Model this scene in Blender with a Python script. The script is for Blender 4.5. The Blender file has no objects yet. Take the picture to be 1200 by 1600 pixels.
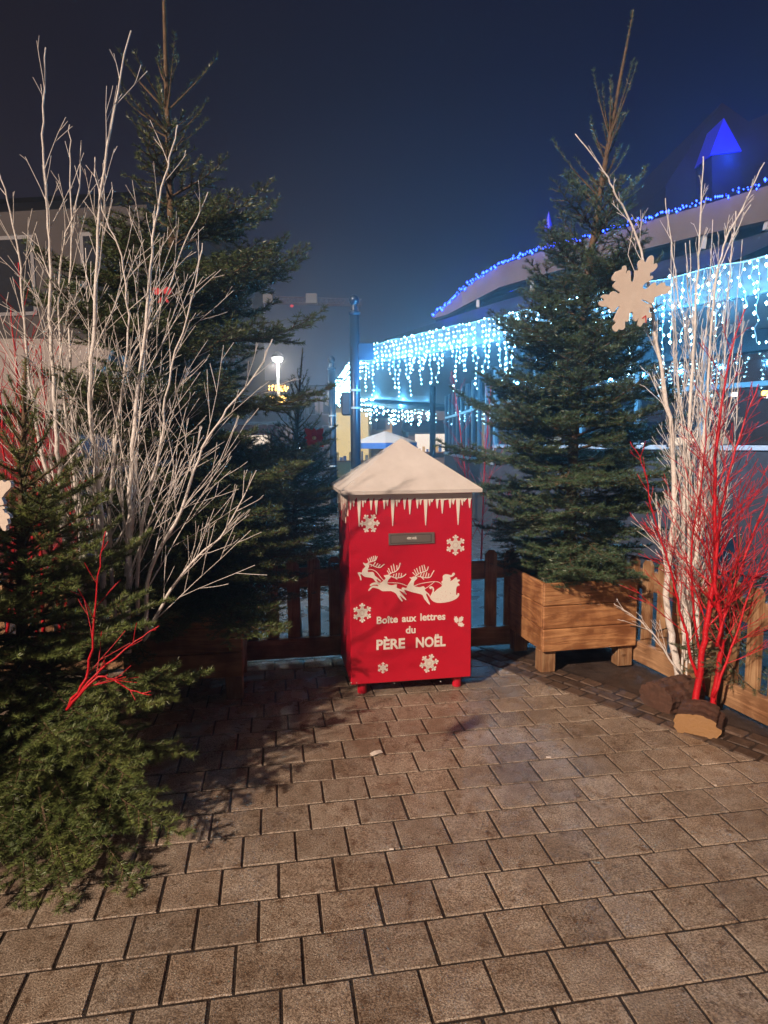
import bpy, math, random
import numpy as np
from mathutils import Vector, Matrix
from mathutils.geometry import tessellate_polygon
R = math.radians
SC = bpy.context.scene
COL = SC.collection

# ------------------------------------------------------------------ camera
CAM_H, PITCH, ROLL, FPX = 1.557, 0.1099, -0.0073, 1030.0      # focal length in pixels of a 1200 x 1600 picture
cd = bpy.data.cameras.new('camera'); cam = bpy.data.objects.new('camera', cd); COL.objects.link(cam)
fw = Vector((0, math.cos(PITCH), -math.sin(PITCH))); up = Vector((0, math.sin(PITCH), math.cos(PITCH))); rt = Vector((1, 0, 0))
r2 = math.cos(ROLL)*rt + math.sin(ROLL)*up; u2 = -math.sin(ROLL)*rt + math.cos(ROLL)*up
m = Matrix((r2, u2, -fw)).transposed().to_4x4(); m.translation = (0, 0, CAM_H)
cam.matrix_world = m
cd.sensor_fit = 'VERTICAL'; cd.sensor_height = 36; cd.sensor_width = 27; cd.lens = 36*FPX/1600
cd.clip_start = 0.05; cd.clip_end = 900
SC.camera = cam

# ------------------------------------------------------------------ world: night sky with the glow of the town low down
W = bpy.data.worlds.new('World'); SC.world = W; W.use_nodes = True
nt = W.node_tree; nt.nodes.clear()
def wn(t, **k):
    n = nt.nodes.new(t)
    for a, b in k.items(): setattr(n, a, b)
    return n
tc = wn('ShaderNodeTexCoord'); sep = wn('ShaderNodeSeparateXYZ'); nt.links.new(tc.outputs['Generated'], sep.inputs[0])
ramp = wn('ShaderNodeValToRGB'); nt.links.new(sep.outputs['Z'], ramp.inputs[0])
e = ramp.color_ramp; e.elements[0].position = 0.0; e.elements[0].color = (0.030, 0.034, 0.054, 1)
e.elements[1].position = 0.75; e.elements[1].color = (0.003, 0.0035, 0.010, 1)
for p, c in ((0.12, (0.021, 0.026, 0.047, 1)), (0.27, (0.0072, 0.0100, 0.026, 1)), (0.45, (0.0036, 0.005, 0.0155, 1))):
    q = e.elements.new(p); q.color = c
mr = wn('ShaderNodeMapRange'); nt.links.new(sep.outputs['X'], mr.inputs['Value'])
mr.inputs['From Min'].default_value = -0.5; mr.inputs['From Max'].default_value = 0.5
mr.inputs['To Min'].default_value = 0.0; mr.inputs['To Max'].default_value = 1.0
tint = wn('ShaderNodeMix', data_type='RGBA'); nt.links.new(mr.outputs[0], tint.inputs['Factor'])
tint.inputs[6].default_value = (1.15, 0.74, 0.62, 1); tint.inputs[7].default_value = (0.70, 1.2, 1.65, 1)
mul = wn('ShaderNodeMix', data_type='RGBA', blend_type='MULTIPLY'); mul.inputs['Factor'].default_value = 1
nt.links.new(ramp.outputs[0], mul.inputs[6]); nt.links.new(tint.outputs[2], mul.inputs[7])
bg = wn('ShaderNodeBackground'); bg.inputs[1].default_value = 1.0; nt.links.new(mul.outputs[2], bg.inputs[0])
wo = wn('ShaderNodeOutputWorld'); nt.links.new(bg.outputs[0], wo.inputs[0])

# ------------------------------------------------------------------ the strong warm light behind the photographer
sd = bpy.data.lights.new('sun', 'SUN'); sun = bpy.data.objects.new('sun', sd); COL.objects.link(sun)
sd.energy = 5.0; sd.angle = R(1.3); sd.color = (1.0, 0.775, 0.60)
sun.rotation_euler = Vector((0.60, 0.79, -0.60)).to_track_quat('-Z', 'Y').to_euler()
sun.location = (-3, -4, 5)
V = SC.view_settings; V.view_transform = 'Standard'; V.look = 'None'; V.exposure = 0.15; V.gamma = 1; V.use_curve_mapping = False
SC.cycles.use_denoising = True
SC.cycles.max_bounces = 6; SC.cycles.transparent_max_bounces = 8; SC.cycles.volume_bounces = 0
SC.cycles.sample_clamp_indirect = 3.0; SC.cycles.caustics_reflective = False; SC.cycles.caustics_refractive = False

# ------------------------------------------------------------------ helpers
def ray(x, y): return fw + (x-600)/FPX*r2 - (y-800)/FPX*u2
def gp(x, y, z=0.0):                       # ground point seen at a spot of the photograph
    d = ray(x, y); t = (z-CAM_H)/d.z; return Vector((0, 0, CAM_H)) + d*t
def dp(x, y, Y):                           # point at distance Y
    d = ray(x, y); return Vector((0, 0, CAM_H)) + d*(Y/d.y)

class MB:
    def __init__(s): s.v = []; s.f = []; s.m = []
    def add(s, vs, fs, mi=0):
        o = len(s.v); s.v += [tuple(x) for x in vs]; s.f += [tuple(i+o for i in f) for f in fs]; s.m += [mi]*len(fs); return s
    def box(s, a, b, M=None, mi=0, bev=0.0):
        x0, y0, z0 = a; x1, y1, z1 = b
        if bev <= 0:
            vs = [Vector(p) for p in ((x0,y0,z0),(x1,y0,z0),(x1,y1,z0),(x0,y1,z0),(x0,y0,z1),(x1,y0,z1),(x1,y1,z1),(x0,y1,z1))]
            fs = [(0,3,2,1),(4,5,6,7),(0,1,5,4),(1,2,6,5),(2,3,7,6),(3,0,4,7)]
        else:
            lo = (x0, y0, z0); hi = (x1, y1, z1); vs = []; idx = {}
            for cx in (0, 1):
                for cy in (0, 1):
                    for cz in (0, 1):
                        c = (cx, cy, cz)
                        for ax in range(3):
                            p = [0, 0, 0]
                            for k in range(3):
                                base = hi[k] if c[k] else lo[k]
                                p[k] = base if k == ax else base - bev*(1 if c[k] else -1)
                            idx[(c, ax)] = len(vs); vs.append(Vector(p))
            fs = []
            for ax in range(3):                      # big faces
                a1, a2 = [k for k in range(3) if k != ax]
                for side in (0, 1):
                    q = []
                    for (i, j) in ((0,0),(1,0),(1,1),(0,1)):
                        c = [0,0,0]; c[ax] = side; c[a1] = i; c[a2] = j; q.append(idx[(tuple(c), ax)])
                    fs.append(q)
            for ax in range(3):                      # edges along ax
                a1, a2 = [k for k in range(3) if k != ax]
                for i in (0, 1):
                    for j in (0, 1):
                        c0 = [0,0,0]; c0[a1] = i; c0[a2] = j; c1 = list(c0); c1[ax] = 1
                        c0, c1 = tuple(c0), tuple(c1)
                        fs.append([idx[(c0,a1)], idx[(c1,a1)], idx[(c1,a2)], idx[(c0,a2)]])
            for cx in (0,1):
                for cy in (0,1):
                    for cz in (0,1):
                        c = (cx,cy,cz); fs.append([idx[(c,0)], idx[(c,1)], idx[(c,2)]])
            ctr = Vector([(lo[k]+hi[k])/2 for k in range(3)]); g = []
            for f in fs:
                n = (vs[f[1]]-vs[f[0]]).cross(vs[f[2]]-vs[f[0]])
                fc = sum((vs[i] for i in f), Vector())/len(f)
                g.append(f if n.dot(fc-ctr) > 0 else f[::-1])
            fs = g
        if M is not None: vs = [M @ p for p in vs]
        return s.add(vs, fs, mi)
    def tube(s, pts, rad, n=6, mi=0, cap=True):
        pts = [Vector(p) for p in pts]
        if not hasattr(rad, '__len__'): rad = [rad]*len(pts)
        vs = []; fs = []; ref = Vector((0.31, 0.17, 0.93))
        d0 = (pts[1]-pts[0]).normalized()
        a = d0.cross(ref)
        if a.length < 0.05: a = d0.cross(Vector((1, 0, 0)))
        a.normalize()
        for i, p in enumerate(pts):
            d = (pts[min(i+1, len(pts)-1)]-pts[max(i-1, 0)]).normalized()
            a = (a - d*a.dot(d)).normalized(); b = d.cross(a)
            for k in range(n):
                t = 2*math.pi*k/n; vs.append(p + (a*math.cos(t)+b*math.sin(t))*rad[i])
        for i in range(len(pts)-1):
            for k in range(n):
                k2 = (k+1) % n; fs.append((i*n+k, i*n+k2, (i+1)*n+k2, (i+1)*n+k))
        if cap:
            fs.append(tuple(range(n))[::-1]); fs.append(tuple((len(pts)-1)*n+k for k in range(n)))
        return s.add(vs, fs, mi)
    def cone(s, c, prof, n=12, mi=0):        # lathe about z at c, prof = [(r, z)]
        vs = []; fs = []
        for r, z in prof:
            for k in range(n):
                t = 2*math.pi*k/n; vs.append((c[0]+r*math.cos(t), c[1]+r*math.sin(t), c[2]+z))
        for i in range(len(prof)-1):
            for k in range(n):
                k2 = (k+1) % n; fs.append((i*n+k, i*n+k2, (i+1)*n+k2, (i+1)*n+k))
        fs.append(tuple(range(n))[::-1]); fs.append(tuple((len(prof)-1)*n+k for k in range(n)))
        return s.add(vs, fs, mi)
    def prism(s, poly, fr, t0, t1, mi=0):    # 2D outline in frame fr(u, v, w), thickness t0..t1
        ar = sum(poly[i][0]*poly[(i+1) % len(poly)][1]-poly[(i+1) % len(poly)][0]*poly[i][1] for i in range(len(poly)))
        if ar < 0: poly = poly[::-1]
        n = len(poly); tri = tessellate_polygon([[Vector((p[0], p[1], 0)) for p in poly]])
        vs = [fr(p[0], p[1], t1) for p in poly] + [fr(p[0], p[1], t0) for p in poly]
        fs = []
        for t in tri:
            a, b, c = [poly[i] for i in t]
            cr = (b[0]-a[0])*(c[1]-a[1])-(b[1]-a[1])*(c[0]-a[0])
            if cr < 0: t = t[::-1]
            fs.append(tuple(t)); fs.append(tuple(i+n for i in t[::-1]))
        for i in range(n):
            j = (i+1) % n; fs.append((i, i+n, j+n, j))
        return s.add(vs, fs, mi)

def inv_of(o):
    M = Matrix.Identity(4)
    chain = []
    while o is not None: chain.append(o); o = o.parent
    for q in reversed(chain): M = M @ q.matrix_basis
    return M.inverted()
def tag(o, label=None, cat=None, group=None, kind=None):
    if label: o['label'] = label
    if cat: o['category'] = cat
    if group: o['group'] = group
    if kind: o['kind'] = kind
    return o
def root(name, loc, label, cat, group=None, rz=0.0):
    o = bpy.data.objects.new(name, None); COL.objects.link(o); o.location = loc; o.rotation_euler = (0, 0, rz)
    o.empty_display_size = 0.1
    return tag(o, label, cat, group)
def build(name, mb, mats, parent=None, smooth=False, kind=None, world=True):
    me = bpy.data.meshes.new(name); me.from_pydata(mb.v, [], mb.f)
    mats = mats if isinstance(mats, (list, tuple)) else [mats]
    for q in mats: me.materials.append(q)
    if len(mats) > 1: me.polygons.foreach_set('material_index', mb.m)
    if smooth: me.polygons.foreach_set('use_smooth', [True]*len(me.polygons))
    me.validate(); me.update()
    o = bpy.data.objects.new(name, me); COL.objects.link(o)
    if parent is not None:
        if world: me.transform(inv_of(parent))
        o.parent = parent
    if kind: o['kind'] = kind
    return o
def frame_yaw(ox, oy, yaw, oz=0.0):
    return Matrix.Translation((ox, oy, oz)) @ Matrix.Rotation(yaw, 4, 'Z')

# ------------------------------------------------------------------ materials
def mat(name, col, rough=0.6, metal=0.0, spec=0.5, noise=None, bump=0.0, bscale=60, rvar=0.0, rnd=0.0, emis=None, estr=0.0, coord='Object', stretch=None, col2=None, nscale=8, coat=0.0):
    M = bpy.data.materials.new(name); M.use_nodes = True; t = M.node_tree; b = t.nodes['Principled BSDF']
    def N(k, **kw):
        n = t.nodes.new(k)
        for a, c in kw.items(): setattr(n, a, c)
        return n
    b.inputs['Base Color'].default_value = (*col, 1); b.inputs['Roughness'].default_value = rough; b.inputs['Metallic'].default_value = metal
    b.inputs['Specular IOR Level'].default_value = spec; b.inputs['Coat Weight'].default_value = coat
    if emis: b.inputs['Emission Color'].default_value = (*emis, 1); b.inputs['Emission Strength'].default_value = estr
    tcn = N('ShaderNodeTexCoord'); mp = N('ShaderNodeMapping'); t.links.new(tcn.outputs[coord], mp.inputs[0])
    oi = N('ShaderNodeObjectInfo')
    if stretch: mp.inputs['Scale'].default_value = stretch
    if rnd: 
        cx = N('ShaderNodeCombineXYZ'); mu = N('ShaderNodeMath', operation='MULTIPLY'); mu.inputs[1].default_value = 37.0
        t.links.new(oi.outputs['Random'], mu.inputs[0])
        for k in range(3): t.links.new(mu.outputs[0], cx.inputs[k])
        t.links.new(cx.outputs[0], mp.inputs['Location'])
    src = None
    if col2 is not None or rvar:
        nz = N('ShaderNodeTexNoise'); nz.inputs['Scale'].default_value = nscale; nz.inputs['Detail'].default_value = 8; nz.inputs['Roughness'].default_value = 0.65
        t.links.new(mp.outputs[0], nz.inputs['Vector'])
        cr = N('ShaderNodeValToRGB'); cr.color_ramp.elements[0].position = 0.32; cr.color_ramp.elements[1].position = 0.68
        t.links.new(nz.outputs['Fac'], cr.inputs[0])
    if col2 is not None:
        cr.color_ramp.elements[0].color = (*col2, 1); cr.color_ramp.elements[1].color = (*col, 1); src = cr.outputs[0]
    if rnd:
        hs = N('ShaderNodeHueSaturation'); mr_ = N('ShaderNodeMapRange'); mr_.inputs['To Min'].default_value = 1-rnd; mr_.inputs['To Max'].default_value = 1+rnd
        t.links.new(oi.outputs['Random'], mr_.inputs['Value']); t.links.new(mr_.outputs[0], hs.inputs['Value'])
        if src: t.links.new(src, hs.inputs['Color'])
        else: hs.inputs['Color'].default_value = (*col, 1)
        src = hs.outputs[0]
    if src: t.links.new(src, b.inputs['Base Color'])
    if rvar:
        n2 = N('ShaderNodeTexNoise'); n2.inputs['Scale'].default_value = nscale*0.35; n2.inputs['Detail'].default_value = 5; t.links.new(mp.outputs[0], n2.inputs['Vector'])
        m2 = N('ShaderNodeMapRange'); m2.inputs['From Min'].default_value = 0.3; m2.inputs['From Max'].default_value = 0.7
        m2.inputs['To Min'].default_value = max(0.03, rough-rvar); m2.inputs['To Max'].default_value = min(1, rough+rvar)
        t.links.new(n2.outputs['Fac'], m2.inputs['Value']); t.links.new(m2.outputs[0], b.inputs['Roughness'])
    if bump:
        n3 = N('ShaderNodeTexNoise'); n3.inputs['Scale'].default_value = bscale; n3.inputs['Detail'].default_value = 6; t.links.new(mp.outputs[0], n3.inputs['Vector'])
        bp = N('ShaderNodeBump'); bp.inputs['Strength'].default_value = bump; bp.inputs['Distance'].default_value = 0.01
        t.links.new(n3.outputs['Fac'], bp.inputs['Height']); t.links.new(bp.outputs[0], b.inputs['Normal'])
    return M
def wood_mat(name, c1, c2, scale=(3, 3, 3), knots=True, rough=0.55):
    M = bpy.data.materials.new(name); M.use_nodes = True; t = M.node_tree; b = t.nodes['Principled BSDF']
    def N(k, **kw):
        n = t.nodes.new(k)
        for a, c in kw.items(): setattr(n, a, c)
        return n
    tcn = N('ShaderNodeTexCoord'); mp = N('ShaderNodeMapping'); mp.inputs['Scale'].default_value = scale; t.links.new(tcn.outputs['Object'], mp.inputs[0])
    oi = N('ShaderNodeObjectInfo'); cx = N('ShaderNodeCombineXYZ'); mu = N('ShaderNodeMath', operation='MULTIPLY'); mu.inputs[1].default_value = 23.0
    t.links.new(oi.outputs['Random'], mu.inputs[0]); t.links.new(mu.outputs[0], cx.inputs[0]); t.links.new(mu.outputs[0], cx.inputs[2]); t.links.new(cx.outputs[0], mp.inputs['Location'])
    nz = N('ShaderNodeTexNoise'); nz.inputs['Scale'].default_value = 1.0; nz.inputs['Detail'].default_value = 7; nz.inputs['Distortion'].default_value = 1.6
    t.links.new(mp.outputs[0], nz.inputs['Vector'])
    wv = N('ShaderNodeMath', operation='MULTIPLY'); wv.inputs[1].default_value = 22; t.links.new(nz.outputs['Fac'], wv.inputs[0])
    sn = N('ShaderNodeMath', operation='SINE'); t.links.new(wv.outputs[0], sn.inputs[0])
    n2 = N('ShaderNodeTexNoise'); n2.inputs['Scale'].default_value = 9; n2.inputs['Detail'].default_value = 4; t.links.new(tcn.outputs['Object'], n2.inputs['Vector'])
    ad = N('ShaderNodeMath', operation='MULTIPLY_ADD'); ad.inputs[1].default_value = 0.22; ad.inputs[2].default_value = 0.0; t.links.new(sn.outputs[0], ad.inputs[0])
    a2 = N('ShaderNodeMath', operation='ADD'); t.links.new(ad.outputs[0], a2.inputs[0]); t.links.new(n2.outputs['Fac'], a2.inputs[1])
    cr = N('ShaderNodeValToRGB'); cr.color_ramp.elements[0].position = 0.25; cr.color_ramp.elements[1].position = 0.75
    cr.color_ramp.elements[0].color = (*c2, 1); cr.color_ramp.elements[1].color = (*c1, 1); t.links.new(a2.outputs[0], cr.inputs[0])
    hs = N('ShaderNodeHueSaturation'); mr_ = N('ShaderNodeMapRange'); mr_.inputs['To Min'].default_value = 0.8; mr_.inputs['To Max'].default_value = 1.18
    t.links.new(oi.outputs['Random'], mr_.inputs['Value']); t.links.new(mr_.outputs[0], hs.inputs['Value']); t.links.new(cr.outputs[0], hs.inputs['Color'])
    vo = N('ShaderNodeTexVoronoi'); vo.inputs['Scale'].default_value = 1.0; mk = N('ShaderNodeMapping'); mk.inputs['Scale'].default_value = (3.6, 3.6, 6.5); t.links.new(tcn.outputs['Object'], mk.inputs[0]); t.links.new(cx.outputs[0], mk.inputs['Location']); t.links.new(mk.outputs[0], vo.inputs['Vector'])
    kr = N('ShaderNodeValToRGB'); kr.color_ramp.elements[0].position = 0.035; kr.color_ramp.elements[1].position = 0.10; kr.color_ramp.elements[0].color = (0.22, 0.13, 0.08, 1); kr.color_ramp.elements[1].color = (1, 1, 1, 1); t.links.new(vo.outputs['Distance'], kr.inputs[0])
    mk2 = N('ShaderNodeMix', data_type='RGBA', blend_type='MULTIPLY'); mk2.inputs['Factor'].default_value = 1; t.links.new(hs.outputs[0], mk2.inputs[6]); t.links.new(kr.outputs[0], mk2.inputs[7])
    n5 = N('ShaderNodeTexNoise'); n5.inputs['Scale'].default_value = 4.5; n5.inputs['Detail'].default_value = 6; t.links.new(tcn.outputs['Object'], n5.inputs['Vector']); t.links.new(cx.outputs[0], n5.inputs['W']) if False else None
    dr = N('ShaderNodeValToRGB'); dr.color_ramp.elements[0].position = 0.35; dr.color_ramp.elements[1].position = 0.62; dr.color_ramp.elements[0].color = (0.62, 0.50, 0.42, 1); dr.color_ramp.elements[1].color = (1.08, 1.05, 1.0, 1); t.links.new(n5.outputs['Fac'], dr.inputs[0])
    mk3 = N('ShaderNodeMix', data_type='RGBA', blend_type='MULTIPLY'); mk3.inputs['Factor'].default_value = 1; t.links.new(mk2.outputs[2], mk3.inputs[6]); t.links.new(dr.outputs[0], mk3.inputs[7])
    t.links.new(mk3.outputs[2], b.inputs['Base Color']); b.inputs['Roughness'].default_value = rough
    bp = N('ShaderNodeBump'); bp.inputs['Strength'].default_value = 0.25; bp.inputs['Distance'].default_value = 0.004
    t.links.new(sn.outputs[0], bp.inputs['Height']); t.links.new(bp.outputs[0], b.inputs['Normal'])
    return M
def emit(name, col, s):
    M = bpy.data.materials.new(name); M.use_nodes = True; t = M.node_tree; t.nodes.clear()
    e_ = t.nodes.new('ShaderNodeEmission'); e_.inputs[0].default_value = (*col, 1); e_.inputs[1].default_value = s
    o_ = t.nodes.new('ShaderNodeOutputMaterial'); t.links.new(e_.outputs[0], o_.inputs[0])
    M.cycles.emission_sampling = 'NONE'
    return M
def glass_mat(name, tintc, gl=0.3):
    M = bpy.data.materials.new(name); M.use_nodes = True; t = M.node_tree; t.nodes.clear()
    tr = t.nodes.new('ShaderNodeBsdfTransparent'); tr.inputs[0].default_value = (*tintc, 1)
    g = t.nodes.new('ShaderNodeBsdfGlossy'); g.inputs['Roughness'].default_value = 0.03; g.inputs[0].default_value = (0.9, 0.95, 1, 1)
    mx = t.nodes.new('ShaderNodeMixShader'); mx.inputs[0].default_value = gl
    o_ = t.nodes.new('ShaderNodeOutputMaterial'); t.links.new(tr.outputs[0], mx.inputs[1]); t.links.new(g.outputs[0], mx.inputs[2]); t.links.new(mx.outputs[0], o_.inputs[0])
    return M

def paver_mat():
    M = mat('paver_concrete', (0.44, 0.375, 0.312), rough=0.26, rvar=0.16, col2=(0.29, 0.22, 0.165), nscale=14, bump=0.45, bscale=240, rnd=0.13)
    t = M.node_tree; b = t.nodes['Principled BSDF']
    def N(k, **kw):
        n = t.nodes.new(k)
        for a, c in kw.items(): setattr(n, a, c)
        return n
    src = b.inputs['Base Color'].links[0].from_socket
    tcn = [n for n in t.nodes if n.type == 'TEX_COORD'][0]; mp = [n for n in t.nodes if n.type == 'MAPPING'][0]
    # coarse exposed grit
    v = N('ShaderNodeTexNoise'); v.inputs['Scale'].default_value = 170; v.inputs['Detail'].default_value = 3; t.links.new(mp.outputs[0], v.inputs['Vector'])
    cr = N('ShaderNodeValToRGB'); cr.color_ramp.elements[0].position = 0.36; cr.color_ramp.elements[1].position = 0.66
    cr.color_ramp.elements[0].color = (0.45, 0.42, 0.40, 1); cr.color_ramp.elements[1].color = (1.35, 1.33, 1.3, 1); t.links.new(v.outputs['Fac'], cr.inputs[0])
    mu = N('ShaderNodeMix', data_type='RGBA', blend_type='MULTIPLY'); mu.inputs['Factor'].default_value = 1; t.links.new(src, mu.inputs[6]); t.links.new(cr.outputs[0], mu.inputs[7])
    # large damp dirty patches over the whole square (world-like coordinates)
    geo = N('ShaderNodeNewGeometry'); w = N('ShaderNodeTexNoise'); w.inputs['Scale'].default_value = 2.6; w.inputs['Detail'].default_value = 7; w.inputs['Roughness'].default_value = 0.7; t.links.new(geo.outputs['Position'], w.inputs['Vector'])
    c2 = N('ShaderNodeValToRGB'); c2.color_ramp.elements[0].position = 0.36; c2.color_ramp.elements[1].position = 0.6
    c2.color_ramp.elements[0].color = (0.66, 0.60, 0.55, 1); c2.color_ramp.elements[1].color = (1, 1, 1, 1); t.links.new(w.outputs['Fac'], c2.inputs[0])
    m2 = N('ShaderNodeMix', data_type='RGBA', blend_type='MULTIPLY'); m2.inputs['Factor'].default_value = 1; t.links.new(mu.outputs[2], m2.inputs[6]); t.links.new(c2.outputs[0], m2.inputs[7])
    # small dark blotches
    s = N('ShaderNodeTexNoise'); s.inputs['Scale'].default_value = 21; s.inputs['Detail'].default_value = 5; t.links.new(geo.outputs['Position'], s.inputs['Vector'])
    c3 = N('ShaderNodeValToRGB'); c3.color_ramp.elements[0].position = 0.31; c3.color_ramp.elements[1].position = 0.40
    c3.color_ramp.elements[0].color = (0.45, 0.36, 0.3, 1); c3.color_ramp.elements[1].color = (1, 1, 1, 1); t.links.new(s.outputs['Fac'], c3.inputs[0])
    m3 = N('ShaderNodeMix', data_type='RGBA', blend_type='MULTIPLY'); m3.inputs['Factor'].default_value = 0.8; t.links.new(m2.outputs[2], m3.inputs[6]); t.links.new(c3.outputs[0], m3.inputs[7])
    t.links.new(m3.outputs[2], b.inputs['Base Color'])
    return M

M_PAVER = paver_mat()
M_SETT = mat('sett_stone', (0.135, 0.085, 0.058), rough=0.5, rvar=0.2, col2=(0.055, 0.035, 0.026), nscale=25, bump=0.8, bscale=120, rnd=0.25)
M_JOINT = mat('joint_dirt', (0.045, 0.030, 0.023), rough=0.6, rvar=0.3, col2=(0.012, 0.008, 0.006), nscale=30, bump=0.6, bscale=150)
M_ASPH = mat('wet_asphalt', (0.085, 0.075, 0.07), rough=0.33, rvar=0.18, col2=(0.04, 0.035, 0.033), nscale=12, bump=0.8, bscale=180)
M_PATCH = mat('patch_asphalt', (0.075, 0.05, 0.038), rough=0.6, rvar=0.2, col2=(0.035, 0.022, 0.018), nscale=20, bump=0.8, bscale=150)
M_RED = mat('red_paint', (0.54, 0.008, 0.028), rough=0.36, rvar=0.06, nscale=5, bump=0.04, bscale=25, col2=(0.47, 0.006, 0.024))
M_WHITE = mat('white_paint', (0.72, 0.66, 0.62), rough=0.5, bump=0.08, bscale=90, col2=(0.60, 0.54, 0.50), nscale=6)
M_STICK = mat('white_sticker', (0.80, 0.74, 0.66), rough=0.45)
M_SLOT = mat('slot_metal', (0.33, 0.28, 0.25), rough=0.38, metal=0.7, bump=0.05, bscale=200)
M_SLOTD = mat('slot_groove', (0.08, 0.06, 0.055), rough=0.5, metal=0.4)
M_WOOD = wood_mat('planter_pine', (0.47, 0.25, 0.115), (0.28, 0.13, 0.055), scale=(1.2, 1.2, 14))
M_FWOOD = wood_mat('fence_pine', (0.40, 0.26, 0.15), (0.26, 0.14, 0.07), scale=(14, 14, 1.0))
M_RAIL = wood_mat('rail_pine', (0.42, 0.26, 0.15), (0.27, 0.16, 0.09), scale=(1.2, 1.2, 14))
M_PLY = mat('snowflake_ply', (0.70, 0.60, 0.52), rough=0.6, bump=0.1, bscale=60, col2=(0.62, 0.51, 0.43), nscale=9)
M_BARK = mat('bark', (0.16, 0.095, 0.05), rough=0.8, bump=0.8, bscale=60, col2=(0.08, 0.05, 0.03), nscale=25)
M_WBARK = mat('white_painted_bark', (0.84, 0.80, 0.77), rough=0.6, bump=0.35, bscale=90, col2=(0.62, 0.55, 0.50), nscale=40)
M_RBARK = mat('red_painted_bark', (0.62, 0.010, 0.022), rough=0.42, bump=0.4, bscale=80, col2=(0.40, 0.006, 0.012), nscale=30)
M_LOG = mat('log_bark', (0.11, 0.05, 0.032), rough=0.75, bump=1.0, bscale=25, col2=(0.06, 0.03, 0.02), nscale=12)
M_LOGEND = mat('log_cut_end', (0.30, 0.165, 0.075), rough=0.7, bump=0.4, bscale=80, col2=(0.30, 0.16, 0.06), nscale=25)
def leaf(name, c1, c2):
    M = mat(name, c1, rough=0.42, col2=c2, nscale=7, spec=0.6); b = M.node_tree.nodes['Principled BSDF']
    b.inputs['Subsurface Weight'].default_value = 0.0
    return M
M_NEEDLE = leaf('fir_needles', (0.115, 0.150, 0.040), (0.050, 0.085, 0.028))
M_NEEDLE2 = leaf('spruce_needles', (0.22, 0.26, 0.07), (0.065, 0.110, 0.032))
M_NEEDLE3 = leaf('dark_fir_needles', (0.090, 0.145, 0.065), (0.040, 0.080, 0.045))
M_POST = mat('post_blue_metal', (0.02, 0.035, 0.06), rough=0.3, metal=0.2, bump=0.05, bscale=40)
M_FASC = mat('canopy_fascia', (0.075, 0.085, 0.095), rough=0.4, col2=(0.05, 0.06, 0.07), nscale=3)
M_SOFF = mat('canopy_soffit', (0.30, 0.33, 0.36), rough=0.5)
M_DROOF = mat('dark_roof', (0.012, 0.018, 0.028), rough=0.5, bump=0.3, bscale=10)
M_BAND = mat('gable_band', (0.15, 0.13, 0.125), rough=0.6, col2=(0.11, 0.095, 0.09), nscale=2)
M_FRAME = mat('dark_frame', (0.05, 0.055, 0.065), rough=0.4)
M_LFRAME = mat('pale_frame', (0.42, 0.46, 0.50), rough=0.4)
M_GLASS = glass_mat('pane_glass', (0.62, 0.72, 0.80), 0.28)
M_INT = mat('interior_wall', (0.13, 0.15, 0.19), rough=0.7)
M_BLIND = mat('pale_blind', (0.60, 0.58, 0.58), rough=0.7, bump=0.1, bscale=30)
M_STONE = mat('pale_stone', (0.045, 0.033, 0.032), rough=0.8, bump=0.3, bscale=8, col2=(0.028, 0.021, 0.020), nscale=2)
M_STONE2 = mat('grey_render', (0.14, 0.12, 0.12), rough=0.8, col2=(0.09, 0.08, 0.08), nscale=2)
M_LOWW = mat('low_wall_paint', (0.045, 0.042, 0.048), rough=0.6, col2=(0.025, 0.024, 0.028), nscale=5)
M_SHUT = mat('shutter_grey', (0.16, 0.15, 0.16), rough=0.6)
M_SLATE = mat('slate', (0.006, 0.007, 0.013), rough=0.7, spec=0.1, bump=0.4, bscale=14)
M_SNOWR = mat('stall_white_roof', (0.34, 0.29, 0.27), rough=0.7, col2=(0.26, 0.22, 0.2), nscale=3)
M_STRED = mat('stall_red_board', (0.16, 0.010, 0.014), rough=0.5)
M_YEL = mat('stall_yellow_board', (0.62, 0.42, 0.15), rough=0.6)
M_CRANE = mat('crane_steel', (0.05, 0.018, 0.02), rough=0.5)
M_CRW = mat('crane_weight', (0.09, 0.09, 0.10), rough=0.6)
M_WIRE = mat('cable', (0.35, 0.42, 0.45), rough=0.5)
M_DWIRE = mat('dark_cable', (0.012, 0.012, 0.012), rough=0.5)
M_RIB = mat('red_ribbon', (0.55, 0.02, 0.03), rough=0.35)
M_PAPER = mat('paper', (0.70, 0.62, 0.55), rough=0.7)
M_BLUELIT = mat('blue_lit_tint', (0.015, 0.02, 0.55), rough=0.5)  # blue of the floodlighting also put into the base colour, dormer and spire
M_MARK = mat('red_marker', (0.55, 0.04, 0.03), rough=0.5)
M_PARA = mat('parasol_cloth', (0.55, 0.46, 0.38), rough=0.8)
M_PBLUE = mat('blue_valance', (0.05, 0.16, 0.45), rough=0.7)
E_CY = emit('icicle_led', (0.42, 0.86, 1.0), 20.0)
E_BL = emit('blue_led', (0.02, 0.06, 1.0), 13.0)
E_WARM = emit('warm_lamp', (1.0, 0.82, 0.55), 9.0)
E_GOLD = emit('gold_led', (1.0, 0.55, 0.12), 6.0)
E_SHOP = emit('shop_light', (1.0, 0.80, 0.62), 1.1)
E_YSHOP = emit('yellow_stall_light', (1.0, 0.72, 0.30), 0.75)
E_WHITE = emit('white_lamp', (1.0, 0.95, 0.9), 9.0)

# ================================================================== SETTING
# ground: one sheet to the horizon
g = MB(); g.add([(-250,-60,-0.022),(250,-60,-0.022),(250,400,-0.022),(-250,400,-0.022)], [(0,1,2,3)])
ground = build('ground', g, M_ASPH, kind='structure')

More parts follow.
